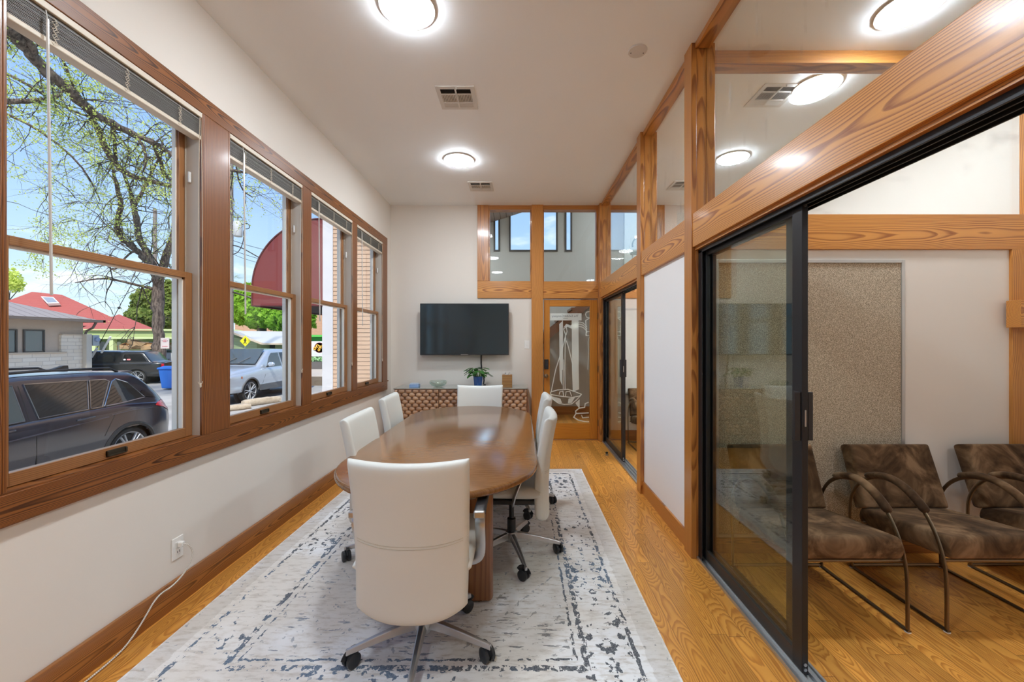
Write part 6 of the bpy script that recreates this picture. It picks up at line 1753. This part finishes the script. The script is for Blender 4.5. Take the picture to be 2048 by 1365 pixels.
limb([(305, 284, 13.4, 9), (322, 320, 14, 7), (326, 350, 14.4, 6), (345, 362, 15, 4)])
limb([(275, 275, 13, 6), (290, 300, 13.2, 6), (293, 325, 13.3, 4), (285, 345, 13.4, 2)])
limb([(-20, 130, 11, 5), (20, 150, 11, 5), (60, 172, 11.2, 5), (100, 198, 11.5, 4), (150, 225, 12, 4), (190, 236, 12, 4)])
limb([(-20, 215, 12, 5), (30, 235, 12.2, 5), (80, 262, 12.5, 4), (130, 300, 13, 4), (170, 340, 13.4, 3), (200, 400, 14, 2)])
limb([(227, 250, 12.6, 6), (228, 280, 12.8, 6), (232, 315, 13, 6), (234, 335, 13, 4)])
limb([(110, 85, 11, 5), (130, 130, 11.3, 5), (148, 175, 11.5, 4), (155, 190, 11.6, 3)])
limb([(480, 262, 14, 3), (470, 330, 15, 3), (482, 380, 15.4, 3), (505, 395, 15.6, 2)])
limb([(316, 580, 23.2, 5), (280, 572, 22.7, 5), (240, 562, 22.2, 4), (200, 556, 21.7, 3), (150, 566, 21.2, 2)])
limb([(283, 510, 22.4, 4), (262, 500, 22.2, 4), (230, 545, 21.8, 3), (212, 530, 21.6, 2)])
tw = MB(); lv = MB()
def leafset(p, n, spread, sz):
    for _ in range(n):
        c = p + Vector((rr.gauss(0, 1), rr.gauss(0, 1), rr.gauss(0, 1))) * spread
        a = Vector((rr.uniform(-1, 1), rr.uniform(-1, 1), rr.uniform(-1, 1))).normalized(); b = a.orthogonal().normalized()
        s1 = sz * rr.uniform(.6, 1.3); s2 = s1 * .55
        lv.add([c - a * s1, c + b * s2, c + a * s1, c - b * s2], [(0, 1, 2, 3)])
def twig(p, d, L, r, depth, leafy):
    n = 5; pts = [p]; q = p.copy(); dd = d.copy()
    for i in range(n):
        dd = (dd + Vector((rr.uniform(-1, 1), rr.uniform(-1, 1), rr.uniform(-.9, .7))) * .28).normalized(); q = q + dd * (L / n); pts.append(q.copy())
    tw.tube(pts, [r * (1 - .75 * i / n) for i in range(n + 1)], 4, cap=False)
    if leafy:
        for i in range(1, n + 1):
            if rr.random() < leafy: leafset(pts[i], rr.randint(2, 5), .085, .034)
    if depth > 0:
        for k in range(rr.randint(2, 4)):
            i = rr.randint(1, n); nd = (dd + Vector((rr.uniform(-1, 1), rr.uniform(-1, 1), rr.uniform(-1, .8))) * .95).normalized()
            twig(pts[i], nd, L * rr.uniform(.45, .75), r * .55, depth - 1, leafy)
for li, (path, rad) in enumerate(limbs):
    if li == 0: continue
    n = len(path); step = 3
    leafy = .30
    if li in (15,): leafy = .35
    if li in (16, 17): leafy = .03
    for i in range(2, n, step):
        for k in range(2 if i % 2 else 1):
            t_ = (path[min(i + 1, n - 1)] - path[i - 1]).normalized(); side_ = Vector((rr.uniform(-1, 1), rr.uniform(-.6, .6), rr.uniform(-1.1, .9))).normalized()
            twig(path[i], (t_ * .35 + side_).normalized(), rr.uniform(.8, 1.9) * path[i].y / 14, min(.022, rad[i] * .4) * path[i].y / 14, 2, leafy)
# loose sprays that fill the crown towards the upper left
for i in range(60):
    px, py = rr.uniform(-60, 350), rr.uniform(40, 430)
    if py > 300 and px > 200: continue
    d_ = rr.uniform(11, 17); twig(at(px, py, d_), Vector((rr.uniform(-1, 1), rr.uniform(-1, 1), rr.uniform(-1, .4))).normalized(), rr.uniform(.8, 1.7), .011, 2, .35)
for i in range(7):
    px, py = rr.uniform(462, 500), rr.uniform(350, 400)
    twig(at(px, py, 15.3), Vector((1, rr.uniform(-.5, .5), rr.uniform(-.9, -.1))).normalized(), rr.uniform(.9, 1.6), .010, 2, .10)
for i in range(26):
    px, py = rr.uniform(60, 160), rr.uniform(430, 520)
    twig(at(px, py, 14.5), Vector((rr.uniform(-.5, .5), 0, -1)).normalized(), rr.uniform(.3, .8), .007, 1, .6)
leafset(at(475, 318, 14), 14, .25, .05); leafset(at(495, 380, 15), 12, .2, .05); leafset(at(520, 385, 15), 10, .2, .05)
tw.build('twigs', BARK2, parent=big)
lv.build('leaves', LEAFY, parent=big)
# paper notice tied to the trunk
nt_ = at(330, 687, 22.7)
t = thing('tree_notice', 'small white and pink notice nailed to the tree trunk above the blue bin', 'sign', tuple(nt_))
np_ = MB().box(nt_.x - .24, nt_.x + .24, 22.69, 22.71, nt_.z - .30, nt_.z + .30).build('notice_board', plain('faded_notice', (.72, .62, .60), .7), parent=t)
PK = plain('faded_red_print', (.62, .28, .30), .7)
MB().box(nt_.x - .15, nt_.x + .16, 22.68, 22.689, nt_.z - .20, nt_.z - .15).box(nt_.x - .10, nt_.x + .10, 22.68, 22.689, nt_.z + .08, nt_.z + .16).box(nt_.x - .08, nt_.x + .10, 22.68, 22.689, nt_.z + .19, nt_.z + .21).build('notice_print', PK, parent=np_)
for s in (-1, 1): MB().ball((nt_.x + s * .15, 22.685, nt_.z + .14), .02, 8, 5).build('nail', BLACK_PL, parent=np_)

def clump_tree(name, label, blobs, trunk, mat, n, sz, seed, grp=None, bark=None):
    rq = random.Random(seed); y = blobs[0][2]
    base = at(trunk[0], 0, trunk[1]); t = thing(name, label, 'tree', (base.x, trunk[1], G), grp)
    m = MB(); tot = sum(b[3] * b[4] for b in blobs)
    for (px, py, d_, wx, hz) in blobs:
        c = at(px, py, d_); ax_ = wx * d_ / F_PX; az = hz * d_ / F_PX
        k = int(n * wx * hz / tot)
        for i in range(k):
            u = Vector((rq.gauss(0, 1), rq.gauss(0, 1), rq.gauss(0, 1))).normalized() * (rq.random() ** .25)
            lump = 1 + .16 * math.sin(u.x * 9 + seed) * math.sin(u.z * 8 + u.y * 5)
            p = c + Vector((u.x * ax_, u.y * ax_ * .7, u.z * az)) * lump
            a = (u + Vector((rq.uniform(-1, 1), rq.uniform(-1, 1), rq.uniform(-1, 1))) * .9).normalized(); b = a.orthogonal().normalized(); c2 = a.cross(b)
            th = rq.uniform(0, 2 * PI); e1 = b * math.cos(th) + c2 * math.sin(th); e2 = a.cross(e1)
            s1 = sz * rq.uniform(.6, 1.4); m.add([p - e1 * s1, p + e2 * s1 * .6, p + e1 * s1, p - e2 * s1 * .6], [(0, 1, 2, 3)])
    m.build('leaves', mat, parent=t)
    tm = MB(); tr_ = trunk[2] * trunk[1] / F_PX / 2; top_ = at(trunk[0], trunk[3], trunk[1])
    tm.tube([(base.x, trunk[1], G), tuple(top_)], [tr_ * 1.2, tr_], 10)
    for (px, py, d_, wx, hz) in blobs:
        for k in range(3):
            e = at(px + rq.uniform(-.5, .5) * wx, py + rq.uniform(-.4, .4) * hz, d_)
            mid = (top_ + e) / 2 + Vector((rq.uniform(-.5, .5), rq.uniform(-.5, .5), rq.uniform(-.3, .5)))
            tm.tube([tuple(top_ - Vector((0, 0, .1))), tuple(mid), tuple(e)], [tr_ * .6, tr_ * .35, tr_ * .12], 6)
    tm.build('trunk', bark or BARK2, parent=t, smooth=True)
clump_tree('leafy_tree', 'dense bright green tree above the low green house', [(478, 615, 36, 28, 32), (510, 622, 36, 36, 34), (550, 632, 36, 36, 28), (590, 640, 36, 38, 26), (500, 585, 38, 25, 18), (540, 600, 37, 22, 18)], (524, 36, 16, 652), LEAFG, 26000, .22, 4)
clump_tree('leafy_tree', 'green and olive tree rising behind the red roof right of the trunk', [(300, 605, 56, 32, 28), (340, 600, 56, 34, 36), (282, 632, 54, 28, 14), (330, 640, 55, 40, 22)], (322, 56, 10, 660), LEAFD, 16000, .31, 9)
clump_tree('young_tree', 'thin pale leafy treetop at the extreme left above the red roof', [(14, 560, 52, 24, 26), (34, 570, 52, 14, 16)], (18, 52, 3, 600), LEAFY, 900, .20, 12)
# palm beside the utility pole
pb = at(462, 560, 38.5); t = thing('palm_tree', 'palm crown just behind the utility pole', 'tree', (pb.x, 38.5, G))
MB().tube([(pb.x, 38.5, G), tuple(pb)], .18, 8).build('trunk', BARK2, parent=t, smooth=True)
fr_ = MB()
for i in range(26):
    a = 2 * PI * i / 26; el = random.uniform(-.3, .9); L = 1.6
    d1 = Vector((math.cos(a), math.sin(a), el)).normalized(); sd2 = d1.cross(Vector((0, 0, 1))).normalized()
    for k in range(7):
        s_ = (k - 3) * .16; tip = pb + (d1 + sd2 * s_ * 1.4).normalized() * L; mid = pb + d1 * .6
        fr_.add([tuple(mid), tuple(mid + sd2 * .03), tuple(tip + Vector((0, 0, -.15)))], [(0, 1, 2)])
fr_.build('fronds', leaf_mat('palm_leaf', (.12, .20, .08), (.30, .38, .18)), parent=t)
